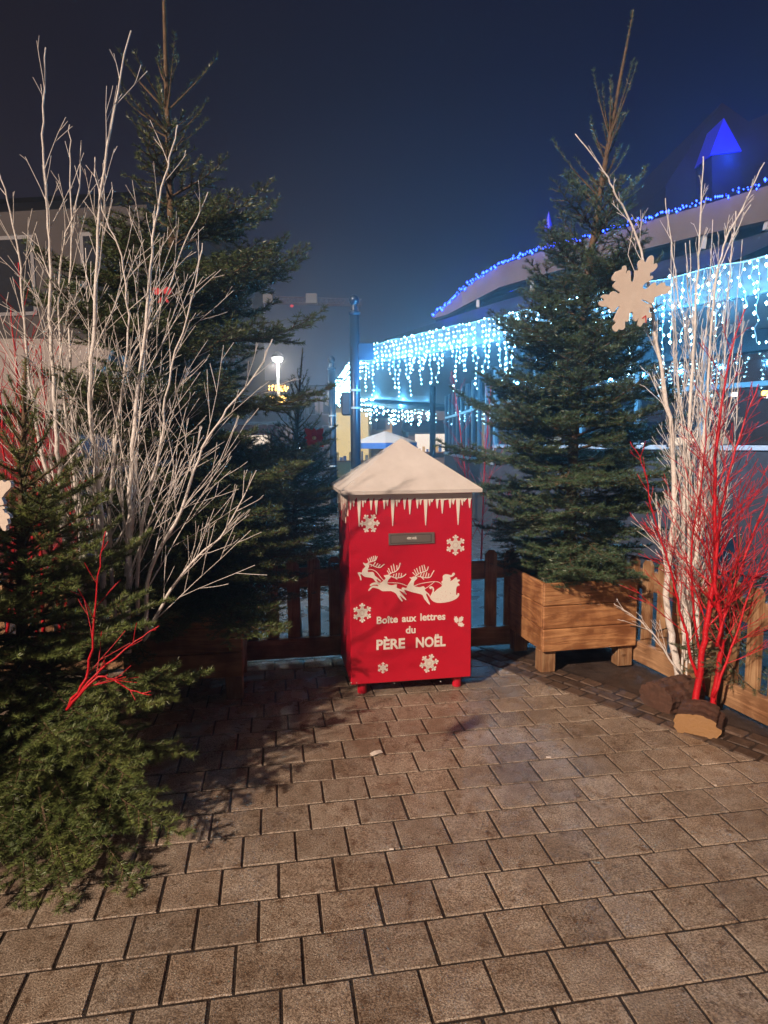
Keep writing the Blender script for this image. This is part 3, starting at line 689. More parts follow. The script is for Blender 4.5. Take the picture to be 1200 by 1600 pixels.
def shoot_path(p, d, L, up_end, seg, rg, wob=.05):
    pts = [p.copy()]; n = max(2, int(L/seg)); q = p.copy(); dd = d.copy()
    for i in range(n):
        dd = (dd+Vector((rg.gauss(0,wob),rg.gauss(0,wob),rg.gauss(0,wob)*.6+up_end*(i/n)/n*1.6))).normalized(); q = q+dd*(L/n); pts.append(q.copy())
    return pts
def conifer(rt_, base, top, R0, seed, mats, e_lo=-12, e_hi=58, t0=0.08, nbr=90, prof=None, nlen=.024, nw=.003, perm=420, lsp=.05, droop=.3, lead=.12, trunk_r=.035, extra=(), whorls=None, keep=None, tip_up=.6, lmax=.42, lratio=.58, levels=2, lthin=1.0, varr=(.60,1.18), bendv=None):
    rg = random.Random(seed); base = Vector(base); top = Vector(top); H = (top-base).length; axis = (top-base).normalized(); segs = []
    bend = Vector((rg.uniform(-.02,.02), rg.uniform(-.02,.02), 0))*H
    if bendv: bend = Vector(bendv)
    P = lambda t: base+(top-base)*t+bend*math.sin(math.pi*t)
    b = MB(); tp = [P(k/10) for k in range(11)]; b.tube(tp, [trunk_r*(1-k/10)**.8+.004 for k in range(11)], 8)
    build('trunk', b, M_BARK, rt_, smooth=True)
    prof = prof or (lambda t: (1-t)**.85*(.55+.45*min(1,t*6+.3)))
    def twig(pts, dens, r0, lvl, Lb):
        n = len(pts)-1
        for i in range(n):
            f = i/n; segs.append((tuple(pts[i]), tuple(pts[i+1]), dens*(0.35 if (lvl == 0 and f < .35) else 1.0), r0*(1-f)+.0012, r0*(1-(i+1)/n)+.0010))
        if lvl >= cur[0] or Lb < .10: return
        sp = lsp if lvl == 0 else lsp*1.0; s = (.12*Lb+.03) if lvl == 0 else .04; sd_ = 1
        while s < Lb-.015:
            f = s/Lb; i = min(n-1, int(f*n)); fr_ = f*n-i; p = pts[i].lerp(pts[i+1], fr_); d = (pts[i+1]-pts[i]).normalized()
            lt = d.cross(Vector((0,0,1)))
            if lt.length < .2: lt = Vector((rg.gauss(0,1), rg.gauss(0,1), 0))
            lt.normalize()
            ll = (lratio*(Lb-s)+.04)*rg.uniform(.65,1.1) if lvl == 0 else (.50*(Lb-s)+.025)*rg.uniform(.7,1.1)
            if lvl == 0: ll = min(ll, lmax*rg.uniform(.7,1.1))
            ang = R(rg.uniform(42,60)); nd = (d*math.cos(ang)+lt*sd_*math.sin(ang)+Vector((0,0,rg.gauss(-.05,.14)))).normalized()
            if ll > .025: twig(shoot_path(p, nd, ll, .35, .05, rg, .06), 1.0, .0022 if lvl else .0035, lvl+1, ll)
            sd_ = -sd_; s += sp*rg.uniform(.55,1.05)*(1 if lvl == 0 else 1.1)
    cur = [levels]
    def branch(t, az, L, el, dr):
        cur[0] = levels if t < .60 else (min(levels, 1) if t < .69 else 0)
        p = P(t); d = Vector((math.cos(az)*math.cos(el), math.sin(az)*math.cos(el), math.sin(el)))
        pts = [p]; n = max(3, int(L/.07)); q = p.copy(); 
        for i in range(n):
            s = (i+1)/n; ee = el-dr*math.sin(math.pi*min(1,s*1.1))*.8+tip_up*max(0,s-.55)
            d = Vector((math.cos(az)*math.cos(ee), math.sin(az)*math.cos(ee), math.sin(ee)))
            az += rg.gauss(0,.035); q = q+(d+Vector((0,0,rg.gauss(0,.03))))*(L/n); pts.append(q.copy())
        twig(pts, 1.0, .004+.009*L, 0, L)
    for k in range(nbr):
        if (k > nbr*.66 and k % 2): continue
        t = t0+(1-lead-t0)*((k+rg.random()*.6)/nbr)**.92
        if whorls: t = min(1-lead, round(t*whorls*(.5 if t > .7 else 1))/whorls/(.5 if t > .7 else 1)+rg.gauss(0,.006))
        az = k*2.39996+rg.uniform(-.4,.4)
        L = R0*prof(t)*rg.uniform(*varr)
        if keep and not keep(P(t)+Vector((math.cos(az),math.sin(az),0))*L): continue
        tt = max(0.0, (t-t0)/(1-t0)); el = R(e_lo+(e_hi-e_lo)*tt**1.1)+rg.gauss(0,.10)
        if L > .05: branch(t, az, L, el, droop*(1-tt))
    for (t, azd, L, eld, dr) in extra: branch(t, R(azd), L, R(eld), dr)
    lp = P(1.0); segs.append((tuple(P(1-lead*.9)), tuple(P(1-lead*.4)), .8, .006, .005)); segs.append((tuple(P(1-lead*.4)), tuple(lp), 1.2, .005, .003))
    o, n = foliage_mesh('crown', segs, None, nlen, nw, perm, seed, rt_, mats)
    return n

NT = 0
# tall fir in the left planter
tl = dp(253, -95, 4.12); r = root('fir_tree', (-1.24, 4.02, .45), 'tall fir tree with bare leader standing in the shaded left planter', 'fir tree')
profL = lambda t: float(np.interp(t, [0,.12,.28,.42,.52,.57,.61,.68,.77,.85], [.78,.88,.84,.74,.66,.56,.38,.30,.27,.22]))
def keepl(p):
    q = p-Vector((0,0,CAM_H)); d = q.dot(fw); px = 600+FPX*q.dot(r2)/d; py = 800-FPX*q.dot(u2)/d
    return not (px > 408 and 535 < py < 690)
NT += conifer(r, (-1.24,4.02,.42), tl, 1.05, 11, [M_NEEDLE, M_BARK], nbr=225, varr=(.5,1.25), keep=keepl, prof=profL, whorls=30, t0=.03, lead=.24, trunk_r=.04, nlen=.029, nw=.0040, perm=480, lsp=.042,
   extra=[(.765,a,.40*q,e,-.1) for a,q,e in ((0,1.1,38),(55,.8,45),(120,1,42),(176,1.15,44),(235,.8,40),(300,1,36))]+[(.80,a,.2,62,0) for a in (20,150,260)]+[(.71,a,.30,34,0) for a in (10,95,190,280)]+[(.33,-15,1.05,10,.2),(.42,-10,1.0,12,.2),(.50,5,.85,18,.2),(.58,-20,.75,25,.2),(.14,-30,.95,4,.2),(.18,-45,.9,6,.2),(.12,-12,1.0,2,.2),(.22,-25,.95,8,.2),(.16,-60,.8,2,.2),(.45,170,1.1,20,.2)])
# fir in the right planter
tr_ = dp(990, 15, 4.6); r = root('fir_tree', (1.42, 4.62, .45), 'leaning fir tree with sparse top standing in the planter right of the letter box', 'fir tree')
profR = lambda t: float(np.interp(t, [0,.06,.15,.30,.45,.56,.62,.70,.80,.88], [.50,.58,.70,.76,.66,.52,.40,.31,.24,.14]))
NT += conifer(r, (1.31,4.60,.42), tr_, .95, 23, [M_NEEDLE3, M_BARK], nbr=205, varr=(.45,1.3), bendv=(-.11,0,0), prof=profR, whorls=28, t0=.05, lead=.21, trunk_r=.04, nlen=.029, nw=.0040, perm=520, lsp=.041, e_lo=0, e_hi=74, tip_up=.45,
   extra=[(.80,a,.50*q,e,-.15) for a,q,e in ((5,.95,62),(70,.7,70),(150,.7,72),(185,.9,66),(250,.7,70),(320,.9,64))]+[(.76,a,.30,60,0) for a in (30,120,200,290)]+[(.84,a,.2,74,0) for a in (10,190)]+[(.70,180,.5,46,0),(.66,0,.5,44,0),(.24,185,1.02,14,.2),(.20,172,1.0,8,.15),(.29,168,.95,24,.1),(.14,195,.72,2,.2),(.34,180,.75,20,.1)])
# small dark fir between the tall fir and the letter box
ts = dp(473, 545, 5.05); r = root('fir_tree', (-.68, 5.15, 0), 'small thin dark fir tree behind the fence between tall fir and letter box', 'fir tree')
NT += conifer(r, (-.68,5.1,0), ts, .70, 31, [M_NEEDLE3, M_BARK], nbr=150, lead=.1, t0=.22, trunk_r=.022, perm=380, nlen=.028, nw=.0038, e_lo=-5, e_hi=74, prof=lambda t: (1-t)**.8*1.1, extra=[(.28,-90,.75,8,.3),(.30,-60,.7,8,.3),(.27,-120,.75,6,.3),(.33,-75,.7,12,.3),(.34,-105,.7,12,.3),(.25,-40,.7,4,.3),(.36,-140,.65,14,.3)])
# cut fir lying against the foreground on the left
tf = dp(40, 560, 2.95); r = root('fir_tree', (-1.50, 2.62, 0), 'cut spruce in the left foreground with branches drooping onto the pavers', 'fir tree')
def keepf(p): return p.y > 2.0
NT += conifer(r, (-1.52,2.62,0.02), tf, .85, 47, [M_NEEDLE2, M_BARK], nbr=160, levels=1, lmax=.20, lratio=.42, tip_up=.15, t0=.07, lead=.10, trunk_r=.03, nlen=.026, nw=.0025, perm=1600, lsp=.045, e_lo=-6, e_hi=74, droop=.35, prof=lambda t: float(np.interp(t, [0,.28,.40,.5,.62,.75,.9], [.88,.88,.68,.52,.42,.30,.14])), keep=keepf,
   extra=[(.20,-62,.66,-16,.35),(.22,-50,.70,-12,.3),(.26,-30,.80,-8,.3),(.24,-12,.80,-8,.3),(.30,5,.72,2,.3),(.18,-75,.60,-14,.3),(.30,-40,.75,6,.3),(.38,-20,.66,12,.2),(.15,-35,.60,-6,.2),(.36,15,.62,16,.2),(.14,-5,.62,0,.2),(.22,-58,.72,-30,.2),(.25,-40,.78,-26,.2),(.28,-70,.62,-34,.15),(.20,-48,.66,-20,.2),(.33,-33,.72,-14,.3),(.18,-25,.7,-12,.2),(.15,-52,.80,-14,.1),(.24,-55,.95,-26,.15),(.22,-42,.98,-22,.15),(.27,-66,.9,-32,.15),(.21,-34,.95,-16,.15),(.2,-72,.8,-24,.1)])
r = root('fir_tree', (-2.16, 2.32, 0), 'bushy spruce added mostly outside the left picture edge to shade the paving', 'fir tree')  # tree added beside the cut spruce, shaped to deepen the shadow on the pavers
NT += conifer(r, (-2.16,2.32,0), (-2.2,2.34,2.3), .86, 61, [M_NEEDLE2, M_BARK], nbr=190, t0=.08, lead=.1, trunk_r=.03, nlen=.028, nw=.0042, perm=800, lsp=.05, e_lo=-4, e_hi=60, droop=.25, prof=lambda t: min(1.0, 1.35*(1-t)))
# little fir by the right fence
r = root('fir_tree', (1.93, 3.66, 0), 'little drooping fir in front of the pine fence behind the red branches', 'fir tree')
NT += conifer(r, (1.93,3.66,0), (1.99,3.64,1.0), .40, 53, [M_NEEDLE3, M_BARK], nbr=40, t0=.25, lead=.1, trunk_r=.014, nlen=.02, nw=.0026, perm=500, e_lo=-18, e_hi=50, droop=.6, prof=lambda t: (1-t)**.6)
print('needles', NT)

# ================================================================== PAINTED BARE BRANCHES
def bare(name, pix, Y, r0, r1, label, cat, group, mt, seed, nb=12, bl=.9, t0=.15, t1=.97, spread=34, base=None, dY=0.0, sub=7, nsub=1.0, ydir=None, up=.5, br=.36, tips_only=False):
    """a cut stem: traced trunk, limbs and twigs grown from it"""
    rg = random.Random(seed); n = len(pix)
    pts = [dp(x, y, Y+dY*(i/(n-1))) for i, (x, y) in enumerate(pix)]
    if base is not None: pts[0] = Vector(base)
    pts = [Vector(p) for p in smoothp([tuple(p) for p in pts], 5)]
    pts = [p+Vector((rg.gauss(0,.003),rg.gauss(0,.003),0)) for p in pts]
    cum = [0]
    for i in range(len(pts)-1): cum.append(cum[-1]+(pts[i+1]-pts[i]).length)
    Lt = cum[-1]
    rt_ = root(name, pts[0], label, cat, group)
    b = MB(); b.tube(pts, [r0+(r1-r0)*(c/Lt)**.8 for c in cum], 8); build('stem', b, mt, rt_, smooth=True)
    def at(s):
        for i in range(len(cum)-1):
            if cum[i+1] >= s: break
        f = (s-cum[i])/max(1e-6, cum[i+1]-cum[i]); return pts[i].lerp(pts[i+1], f), (pts[i+1]-pts[i]).normalized()
    def limb(b, p, d, L, r, lvl):
        k = max(3, int(L/.09)); q = [p.copy()]; dd = d.copy()
        for i in range(k):
            dd = (dd+Vector((rg.gauss(0,.038), rg.gauss(0,.038), rg.gauss(0,.03)+up*.15*(1-max(0,dd.z))*.6))).normalized(); q.append(q[-1]+dd*(L/k))
        b.tube(q, [max(.0014, r*(1-i/k*.82)) for i in range(k+1)], 5 if lvl == 0 else 4, cap=False)
        if lvl >= 2: return
        m_ = int(L*sub*(1 if lvl == 0 else .8)*nsub)
        for j in range(m_):
            f = .15+.8*(j+rg.random())/max(1,m_); i = min(k-1, int(f*k)); pp = q[i].lerp(q[i+1], f*k-i); ax = (q[i+1]-q[i]).normalized()
            sd = ax.cross(Vector((rg.gauss(0,1),rg.gauss(0,1),rg.gauss(0,1)))).normalized(); a = R(rg.uniform(14,34))
            limb(b, pp, (ax*math.cos(a)+sd*math.sin(a)).normalized(), L*(1-f*.70)*rg.uniform(.40,.80), r*(1-f*.7)*.62, lvl+1)
    for j in range(nb):
        f = t0+(t1-t0)*(j+rg.random()*.8)/nb; p, ax = at(f*Lt); az = j*2.4+rg.uniform(-.6,.6)
        sd = Vector((math.cos(az), math.sin(az)*.8, 0))
        if ydir is not None: sd = (sd+Vector(ydir)).normalized()
        sd = (sd-ax*sd.dot(ax)).normalized(); a = R(rg.uniform(spread*.6, spread*1.3))
        rr = (r0+(r1-r0)*f**.8)
        b = MB(); limb(b, p, (ax*math.cos(a)+sd*math.sin(a)).normalized(), bl*(1-f*.86)*rg.uniform(.45,1.15), max(.0022, rr*br), 0)
        build('branch', b, mt, rt_, smooth=True)
    return rt_
gW, gR = 'white painted cut branches', 'red painted cut branches'
def WB(*a, **k): return bare('white_branch', *a, **k)
# left cluster
Lw = [
 ([(122,1010),(104,850),(95,750),(86,640),(80,520),(79,400),(72,290),(67,190),(72,75)], 3.25, .017, .003, 'white painted branch, tallest at the far left of its cluster', 13, .75),
 ([(164,1020),(158,850),(152,740),(141,640),(147,500),(156,330),(178,170),(204,48)], 3.15, .019, .003, 'white painted branch with the highest tip, beside the tall fir top', 15, .85),
 ([(198,1020),(202,870),(204,760),(212,650),(231,480),(243,350),(262,262),(277,195)], 3.20, .019, .003, 'thick white painted branch leaning towards the tall fir trunk', 15, .9),
 ([(228,990),(235,890),(282,800),(318,700),(355,640),(395,590),(427,530)], 3.10, .012, .0025, 'white painted branch arching out towards the small dark fir', 12, .7),
 ([(112,960),(95,820),(62,690),(42,560),(34,440),(20,350),(0,270)], 3.30, .013, .003, 'white painted branch leaning out to the left picture edge', 12, .75),
 ([(160,930),(175,760),(190,600),(250,480),(290,380),(325,300)], 3.40, .012, .0025, 'white painted branch crossing before the fir, leaning right', 11, .75),
 ([(225,1000),(262,930),(310,868),(352,830),(400,735)], 3.0, .009, .002, 'low white painted branch spreading over the shaded planter', 9, .6),
 ([(140,980),(120,780),(100,620),(92,480),(100,380),(122,310),(128,220)], 3.35, .011, .0025, 'slim white painted branch with a curved tip between the two tallest', 12, .7),
 ([(180,980),(170,800),(186,660),(200,520),(190,400),(160,330),(146,245)], 3.28, .011, .0025, 'slim white painted branch in the middle of the left cluster', 12, .7),
 ([(215,960),(222,820),(250,700),(262,600),(300,470),(318,380)], 3.22, .011, .0025, 'slender white painted branch right of the thick leaning one', 12, .7),
 ([(130,960),(124,800),(112,640),(108,500),(112,360),(110,270),(107,195)], 3.45, .012, .0025, 'slim white painted branch behind the left cluster, nearly upright', 12, .7),
]
for i, (px, Y, a, c, lb, nb, bl) in enumerate(Lw):
    WB(px, Y, a, c, lb, 'branch', gW, M_WBARK, 100+i, nb=int(nb*1.25), bl=bl*1.25, t0=.12 if i < 6 else .1, spread=27, dY=.05*((i*7) % 3-1), sub=8)
Rw = [
 ([(1063,1082),(1052,1005),(1041,930),(1053,800),(1050,690),(1037,600),(1024,520),(1012,440),(992,362),(965,310),(943,268),(900,209)], 3.95, .024, .0028, 'thick white painted branch holding the wooden snowflake', 13, .55),
 ([(1080,1078),(1070,950),(1068,800),(1075,700),(1081,600),(1087,480),(1093,380),(1098,245)], 4.0, .020, .003, 'straight white painted branch in the middle of the right bundle', 14, .6),
 ([(1094,1085),(1088,900),(1093,750),(1105,620),(1112,500),(1126,400),(1152,340),(1192,255)], 3.9, .017, .003, 'white painted branch of the right bundle leaning away from the snowflake', 14, .6),
 ([(1075,1070),(1062,900),(1075,760),(1092,660),(1100,540),(1120,430),(1172,320)], 4.05, .011, .0025, 'thin white painted branch behind the red branches', 14, .55),
 ([(1082,1072),(1078,940),(1085,820),(1100,730),(1095,600),(1078,480),(1070,380)], 4.12, .010, .0025, 'slender white painted branch deep inside the right bundle', 14, .5),
 ([(1098,1078),(1110,960),(1103,820),(1120,700),(1128,560),(1140,430),(1150,330)], 4.15, .010, .0025, 'white painted branch of the right bundle nearest the pale blind', 14, .5),
 ([(1060,1050),(1020,990),(985,960),(958,943)], 3.85, .007, .002, 'low white painted twig reaching out before the right planter', 5, .3),
 ([(1088,1070),(1098,930),(1108,800),(1104,660),(1070,520),(1052,400),(1040,310)], 4.1, .010, .0025, 'thin white painted branch rising right behind the wooden snowflake', 13, .55),
]
for i, (px, Y, a, c, lb, nb, bl) in enumerate(Rw):
    WB(px, Y, a, c, lb, 'branch', gW, M_WBARK, 140+i, nb=int(nb*1.9), bl=bl, t0=.16, spread=19, dY=.0, sub=17)
rq = random.Random(77)
for i in range(15):       # the fine stems that fill the right bundle
    bx, tx = rq.uniform(1058,1104), rq.uniform(1038,1165); ty = rq.uniform(330,520); mx = (bx+tx)/2+rq.uniform(-14,14)
    WB([(bx,1068+rq.uniform(-6,10)),(bx*.7+mx*.3+rq.uniform(-6,6),900),(mx+rq.uniform(-6,6),740),(mx*.4+tx*.6,600),(tx,ty)], 4.0+rq.uniform(-.1,.2), .007, .0018, 'one of the fine white painted stems filling the right bundle between the thicker ones', 'branch', 'fine white stems of the right bundle', M_WBARK, 400+i, nb=20, bl=.42, t0=.12, spread=18, sub=14)
for i in range(3):       # fine stems in the left cluster
    bx = rq.uniform(110,225); tx = bx+(bx-165)*1.6+rq.uniform(-30,30); ty = rq.uniform(300,480)
    WB([(bx,1000),((bx*.8+tx*.2),850),((bx+tx)/2,690),(bx*.25+tx*.75,560),(tx,ty)], 3.3+rq.uniform(-.15,.2), .008, .0018, 'one of the fine white painted stems filling the left cluster between the thicker ones', 'branch', 'fine white stems of the left cluster', M_WBARK, 430+i, nb=15, bl=.6, t0=.12, spread=22, sub=9)
def RB(*a, **k): return bare('red_branch', *a, **k)
Rr_ = [
 ([(1084,1114),(1096,1030),(1107,960),(1117,890),(1117,780),(1120,680),(1140,560),(1165,480)], 3.58, .021, .003, 'thickest red painted branch standing on the log', 16, .75, .12),
 ([(1112,1115),(1124,1030),(1127,975),(1118,905),(1128,800),(1150,700),(1185,600)], 3.56, .018, .003, 'red painted branch leaning towards the right picture edge', 16, .75, .12),
 ([(1092,1075),(1072,990),(1050,900),(1020,800),(1008,735),(985,690)], 3.60, .010, .002, 'red painted branch crossing in front of the white bundle', 11, .45, .1),
 ([(1115,1090),(1150,990),(1180,900),(1215,820)], 3.45, .009, .002, 'red painted branch sweeping low past the right picture edge', 12, .5, .1),
 ([(1100,1080),(1085,960),(1080,860),(1098,740),(1105,620)], 3.7, .009, .002, 'thin red painted branch rising straight in front of the white stems', 12, .45, .1),
 ([(1120,1010),(1160,880),(1195,790),(1230,700)], 3.5, .010, .002, 'short red painted branch at the right picture edge', 11, .5, .1),
]
for i, (px, Y, a, c, lb, nb, bl, t0) in enumerate(Rr_):
    RB(px, Y, a, c, lb, 'branch', gR, M_RBARK, 170+i, nb=int(nb*1.8), bl=bl, t0=t0+.08, spread=38, sub=14)
Lr_ = [
 ([(105,1105),(132,1060),(148,980),(154,900),(165,830)], 2.42, .0065, .002, 'red painted twig rising through the foreground spruce', 6, .3),
 ([(105,1108),(150,1055),(195,1015),(222,995),(248,978)], 2.40, .006, .002, 'red painted twig pointing at the left planter', 6, .25),
 ([(110,1104),(150,1060),(175,1062),(205,1078),(236,1086)], 2.38, .006, .002, 'lowest red painted twig lying on the foreground spruce', 6, .22),
 ([(70,1000),(60,820),(38,700),(30,600),(15,480)], 3.65, .012, .003, 'red painted branch behind the white cluster, far left', 15, .7),
 ([(95,1000),(80,840),(60,720),(48,600),(40,500),(28,410)], 3.7, .012, .003, 'red painted branch with a straight tall tip behind the white cluster', 16, .75),
 ([(30,1000),(14,850),(6,700),(-4,560)], 3.6, .012, .003, 'red painted branch cut by the left picture edge', 14, .75),
 ([(60,1000),(50,860),(62,740),(70,640),(62,540)], 3.55, .011, .003, 'red painted branch just left of the leftmost white stem', 16, .6),
 ([(10,1000),(22,840),(18,720),(26,600),(20,520)], 3.8, .011, .003, 'red painted branch with dense side twigs near the left picture edge', 16, .6),
 ([(100,1000),(110,800),(112,700),(105,610)], 3.9, .012, .003, 'short red painted branch glowing between the white stems', 12, .5),
]
for i, (px, Y, a, c, lb, nb, bl) in enumerate(Lr_):
    RB(px, Y, a, c, lb, 'branch', gR, M_RBARK, 190+i, nb=int(nb*1.5) if nb > 8 else nb, bl=bl, t0=.2, spread=34, sub=8)
for i, (px, Y, lb) in enumerate([([(735,900),(728,760),(715,640),(705,580)], 6.6, 'red painted branch beyond the fence in front of the glazed wall'), ([(750,900),(756,760),(762,660),(768,590)], 6.8, 'red painted branch beyond the fence next to the dark window post')]):
    RB(px, Y, .012, .003, lb, 'branch', gR, M_RBARK, 230+i, nb=16, bl=.9, t0=.15, spread=26, sub=7)

# logs at the foot of the branches
def log(loc, L, rad, yaw, label, seed, endm=True, squash=.8):
    rg = random.Random(seed); r = root('log', loc, label, 'log', 'logs at the foot of the branches', rz=yaw)
    M = frame_yaw(loc[0], loc[1], yaw, loc[2]); n = 40; m_ = 14; vs = []; fs = []
    rr = [1+rg.uniform(-.10,.08) for _ in range(n)]
    for i in range(m_+1):
        for k in range(n):
            t = 2*math.pi*k/n; z = rad*squash*rr[k]*math.sin(t)*(1+.05*math.sin(i*1.3)+rg.uniform(-.012,.012))
            if z < -rad*squash*.75: z = -rad*squash*.75
            vs.append(M @ Vector((rad*rr[k]*math.cos(t)*(1+.03*math.sin(i*2+1)+rg.uniform(-.012,.012)), L*i/m_, z+rad*squash*.75)))
    for i in range(m_):
        for k in range(n): fs.append((i*n+k, i*n+(k+1)%n, (i+1)*n+(k+1)%n, (i+1)*n+k))
    b = MB(); b.add(vs, fs); build('bark', b, M_LOG, r)
    for i, s in ((0,.002),(m_,-.002)):
        b = MB(); off = M.to_3x3() @ Vector((0,s,0)); ring = [vs[i*n+k]-off*0 for k in range(n)]; c = sum(ring, Vector())/n
        b.add([c+off*.5]+[p+off*.5 for p in ring], [(0,k+1,(k+1)%n+1) for k in range(n)]); build('cut_end', b, M_LOGEND if endm else M_LOG, r)
    return r
log((1.63,3.32,-.012), .24, .112, -.55, 'short log with a pale cut end on the setts holding the red branches', 2, squash=.62)
log((1.56,3.66,-.012), .28, .115, -1.1, 'dark red brown log on the asphalt beneath the white branches', 3, endm=False, squash=.8)

# ================================================================== WOODEN SNOWFLAKES
ofl = [(560,450),(540,435),(535,380),(525,320),(505,308),(488,315),(478,345),(465,335),(475,300),(465,260),(440,250),(420,270),(415,300),(400,300),(375,310),(360,320),(330,325),(315,350),(290,385),(285,420),(300,440),(340,445),(305,490),(310,520),(340,545),(385,572),(400,580),(395,600),(370,592),(320,570),(290,575),(268,600),(262,615),(230,612),(190,610),(160,625),(150,650),(175,660),(195,690),(145,690),(122,720),(140,755),(180,765),(230,765),(270,785),(285,815),(310,835),(340,820),(370,775),(400,752),(405,765),(385,800),(350,890),(335,930),(370,965),(335,1000),(330,1040),(355,1072),(390,1070),(410,1040),(440,1052),(475,1045),(495,1010),(490,945),(520,950),(545,920),(550,850),(575,820),(598,850),(605,910),(630,942),(655,930),(675,895),(672,940),(672,985),(700,1010),(725,990),(740,960),(775,955),(790,930),(800,890),(835,905),(850,880),(840,830),(815,815),(820,790),(815,760),(850,770),(840,730),(770,710),(720,685),(700,672),(720,668),(800,700),(850,720),(870,700),(880,635),(900,632),(960,605),(1050,585),(1085,550),(1090,510),(1065,490),(1020,490),(1010,455),(985,445),(950,460),(920,480),(890,490),(885,455),(865,448),(830,470),(800,500),(760,530),(720,530),(708,505),(730,465),(790,440),(800,460),(795,420),(830,410),(842,385),(825,365),(800,380),(795,330),(830,320),(880,270),(890,235),(870,210),(835,225),(835,150),(815,120),(790,118),(760,145),(745,185),(720,205),(700,180),(670,170),(635,190),(625,225),(630,260),(640,305),(610,305),(588,315),(590,380),(580,435)]
def big_flake(c, yaw, tilt, size, label, rot=0.0, mark=True):
    r = root('wooden_snowflake', c, label, 'snowflake decoration', 'wooden snowflakes', rz=yaw)
    S = size/1000.0; cx, cy = 600, 600
    poly = []
    for x, y in smoothp(ofl, 2, True):
        a, b_ = (x-cx)*S, -(y-cy)*S; poly.append((a*math.cos(rot)-b_*math.sin(rot), a*math.sin(rot)+b_*math.cos(rot)))
    M = frame_yaw(c[0], c[1], yaw, c[2]) @ Matrix.Rotation(tilt, 4, 'X')
    fr = lambda u, v, w: M @ Vector((u, -w, v))
    b = MB(); b.prism(poly, fr, 0, .012); build('plywood', b, M_PLY, r)
    b = MB(); q_ = fr((590-600)*S, (600-320)*S, .006); b.tube([q_, q_+Vector((-.03,.03,.10)), q_+Vector((.015,.09,.26))], .0016, 4); build('cord', b, M_WBARK, r)
    if mark:
        b = MB(); q = lambda x, y: ((x-cx)*S, -(y-cy)*S)
        stroke(b, [q(722,905), q(770,870)], 14*S, fr, .0135); stroke(b, [q(768,868), q(778,955)], 14*S, fr, .0135)
        build('painted_mark', b, M_MARK, r)
    return r
pc = dp(990, 460, 3.86); big_flake(pc, .12, 0.05, 1000*140/1200/FPX*3.86*1.0*1.0, 'beige wooden snowflake hanging on the thick white branch at the right')
pc = dp(-22, 790, 1.60); big_flake(pc, -.1, 0.0, 1000*140/1200/FPX*1.62*1.05, 'beige wooden snowflake on the foreground spruce, cut by the left picture edge', rot=.5, mark=False)

# ribbons
def bow(c, s, label, yaw=0.0):
    r = root('red_bow', c, label, 'bow'); M = frame_yaw(c[0], c[1], yaw, c[2]); fr = lambda u, v, w: M @ Vector((u, -w, v))
    for sg_ in (-1, 1):
        b = MB(); b.prism([(0,.1*s),(sg_*.5*s,.42*s),(sg_*.8*s,.3*s),(sg_*.82*s,-.12*s),(sg_*.5*s,-.28*s),(0,-.1*s)], fr, 0, .02); build('loop', b, M_RIB, r)
        b = MB(); b.prism([(0,0),(sg_*.2*s,-.1*s),(sg_*.5*s,-.9*s),(sg_*.25*s,-.85*s)], fr, -.005, .004); build('tail', b, M_RIB, r)
    b = MB(); b.box((-.12*s,-.03,-.14*s), (.12*s,.0,.14*s), M, bev=.005); build('knot', b, M_RIB, r)
bow(dp(255, 457, 3.62), .06, 'small red ribbon bow tied on the upper part of the tall fir')
def poins(c, s, label):
    r = root('red_flower', c, label, 'flower decoration'); M = frame_yaw(c[0], c[1], 0, c[2])
    for k in range(8):
        t = 2*math.pi*k/8; pr = s*(1 if k % 2 else .75)
        fr = lambda u, v, w, t=t, k=k: M @ Vector((u*math.cos(t)-v*math.sin(t), -w-abs(u)*.3-(.01 if k % 2 else .02), u*math.sin(t)+v*math.cos(t)))
        b = MB(); b.prism([(0,-.12*pr),(.45*pr,-.3*pr),(.8*pr,-.16*pr),(pr,0),(.8*pr,.16*pr),(.45*pr,.3*pr),(0,.12*pr)], fr, 0, .003); build('petal', b, M_RIB, r)
    b = MB(); b.cone(M @ Vector((0,-.045,-.015)), [(.004,0),(.014,.006),(.014,.02),(.004,.028)], 8); build('centre', b, M_YEL, r)
poins(dp(492, 684, 4.75), .095, 'dark red flower ornament on the small dark fir')

# ================================================================== GLAZED HALL WITH CANOPY
ZC = 3.0
A = Vector((-.30,10.5,0)); Bp = Vector((3.10,5.40,0)); ab = (Bp-A).normalized(); B2 = Bp+ab*3.0
C_ = Vector((-1.25,17.5,0)); Dp = Vector((2.2,25,0))
hall = root('glazed_hall', (3.5, 12, 0), 'glazed market hall with flat canopy and curved gable behind the right fir', 'building')
# canopy: fascia boards, soffit, roof plane
def edge_board(p, q, z0, z1, th, name, mt):
    b = MB(); d = (q-p).normalized(); nrm = Vector((-d.y, d.x, 0)); L = (q-p).length; M = frame_yaw(p.x, p.y, math.atan2(d.y, d.x))
    b.box((0,0,z0), (L,th,z1), M, bev=.01); return build(name, b, mt, hall)
edge_board(A, B2, ZC-.30, ZC, .06, 'fascia', M_FASC)
edge_board(C_, A, ZC-.30, ZC-.001, -.0601, 'fascia', M_FASC)
def quad(vs, name, mt, th=.05, parent=None):
    b = MB(); n = len(vs); lo = [Vector(v)-Vector((0,0,th)) for v in vs]; b.add([*map(Vector, vs), *lo], [tuple(range(n)), tuple(range(2*n-1,n-1,-1))]+[(k,k+n,(k+1)%n+n,(k+1)%n) for k in range(n)]); return build(name, b, mt, parent or hall)
inn = Vector((-ab.y, ab.x, 0))
if inn.y < 0: inn = -inn
zs = ZC-.22
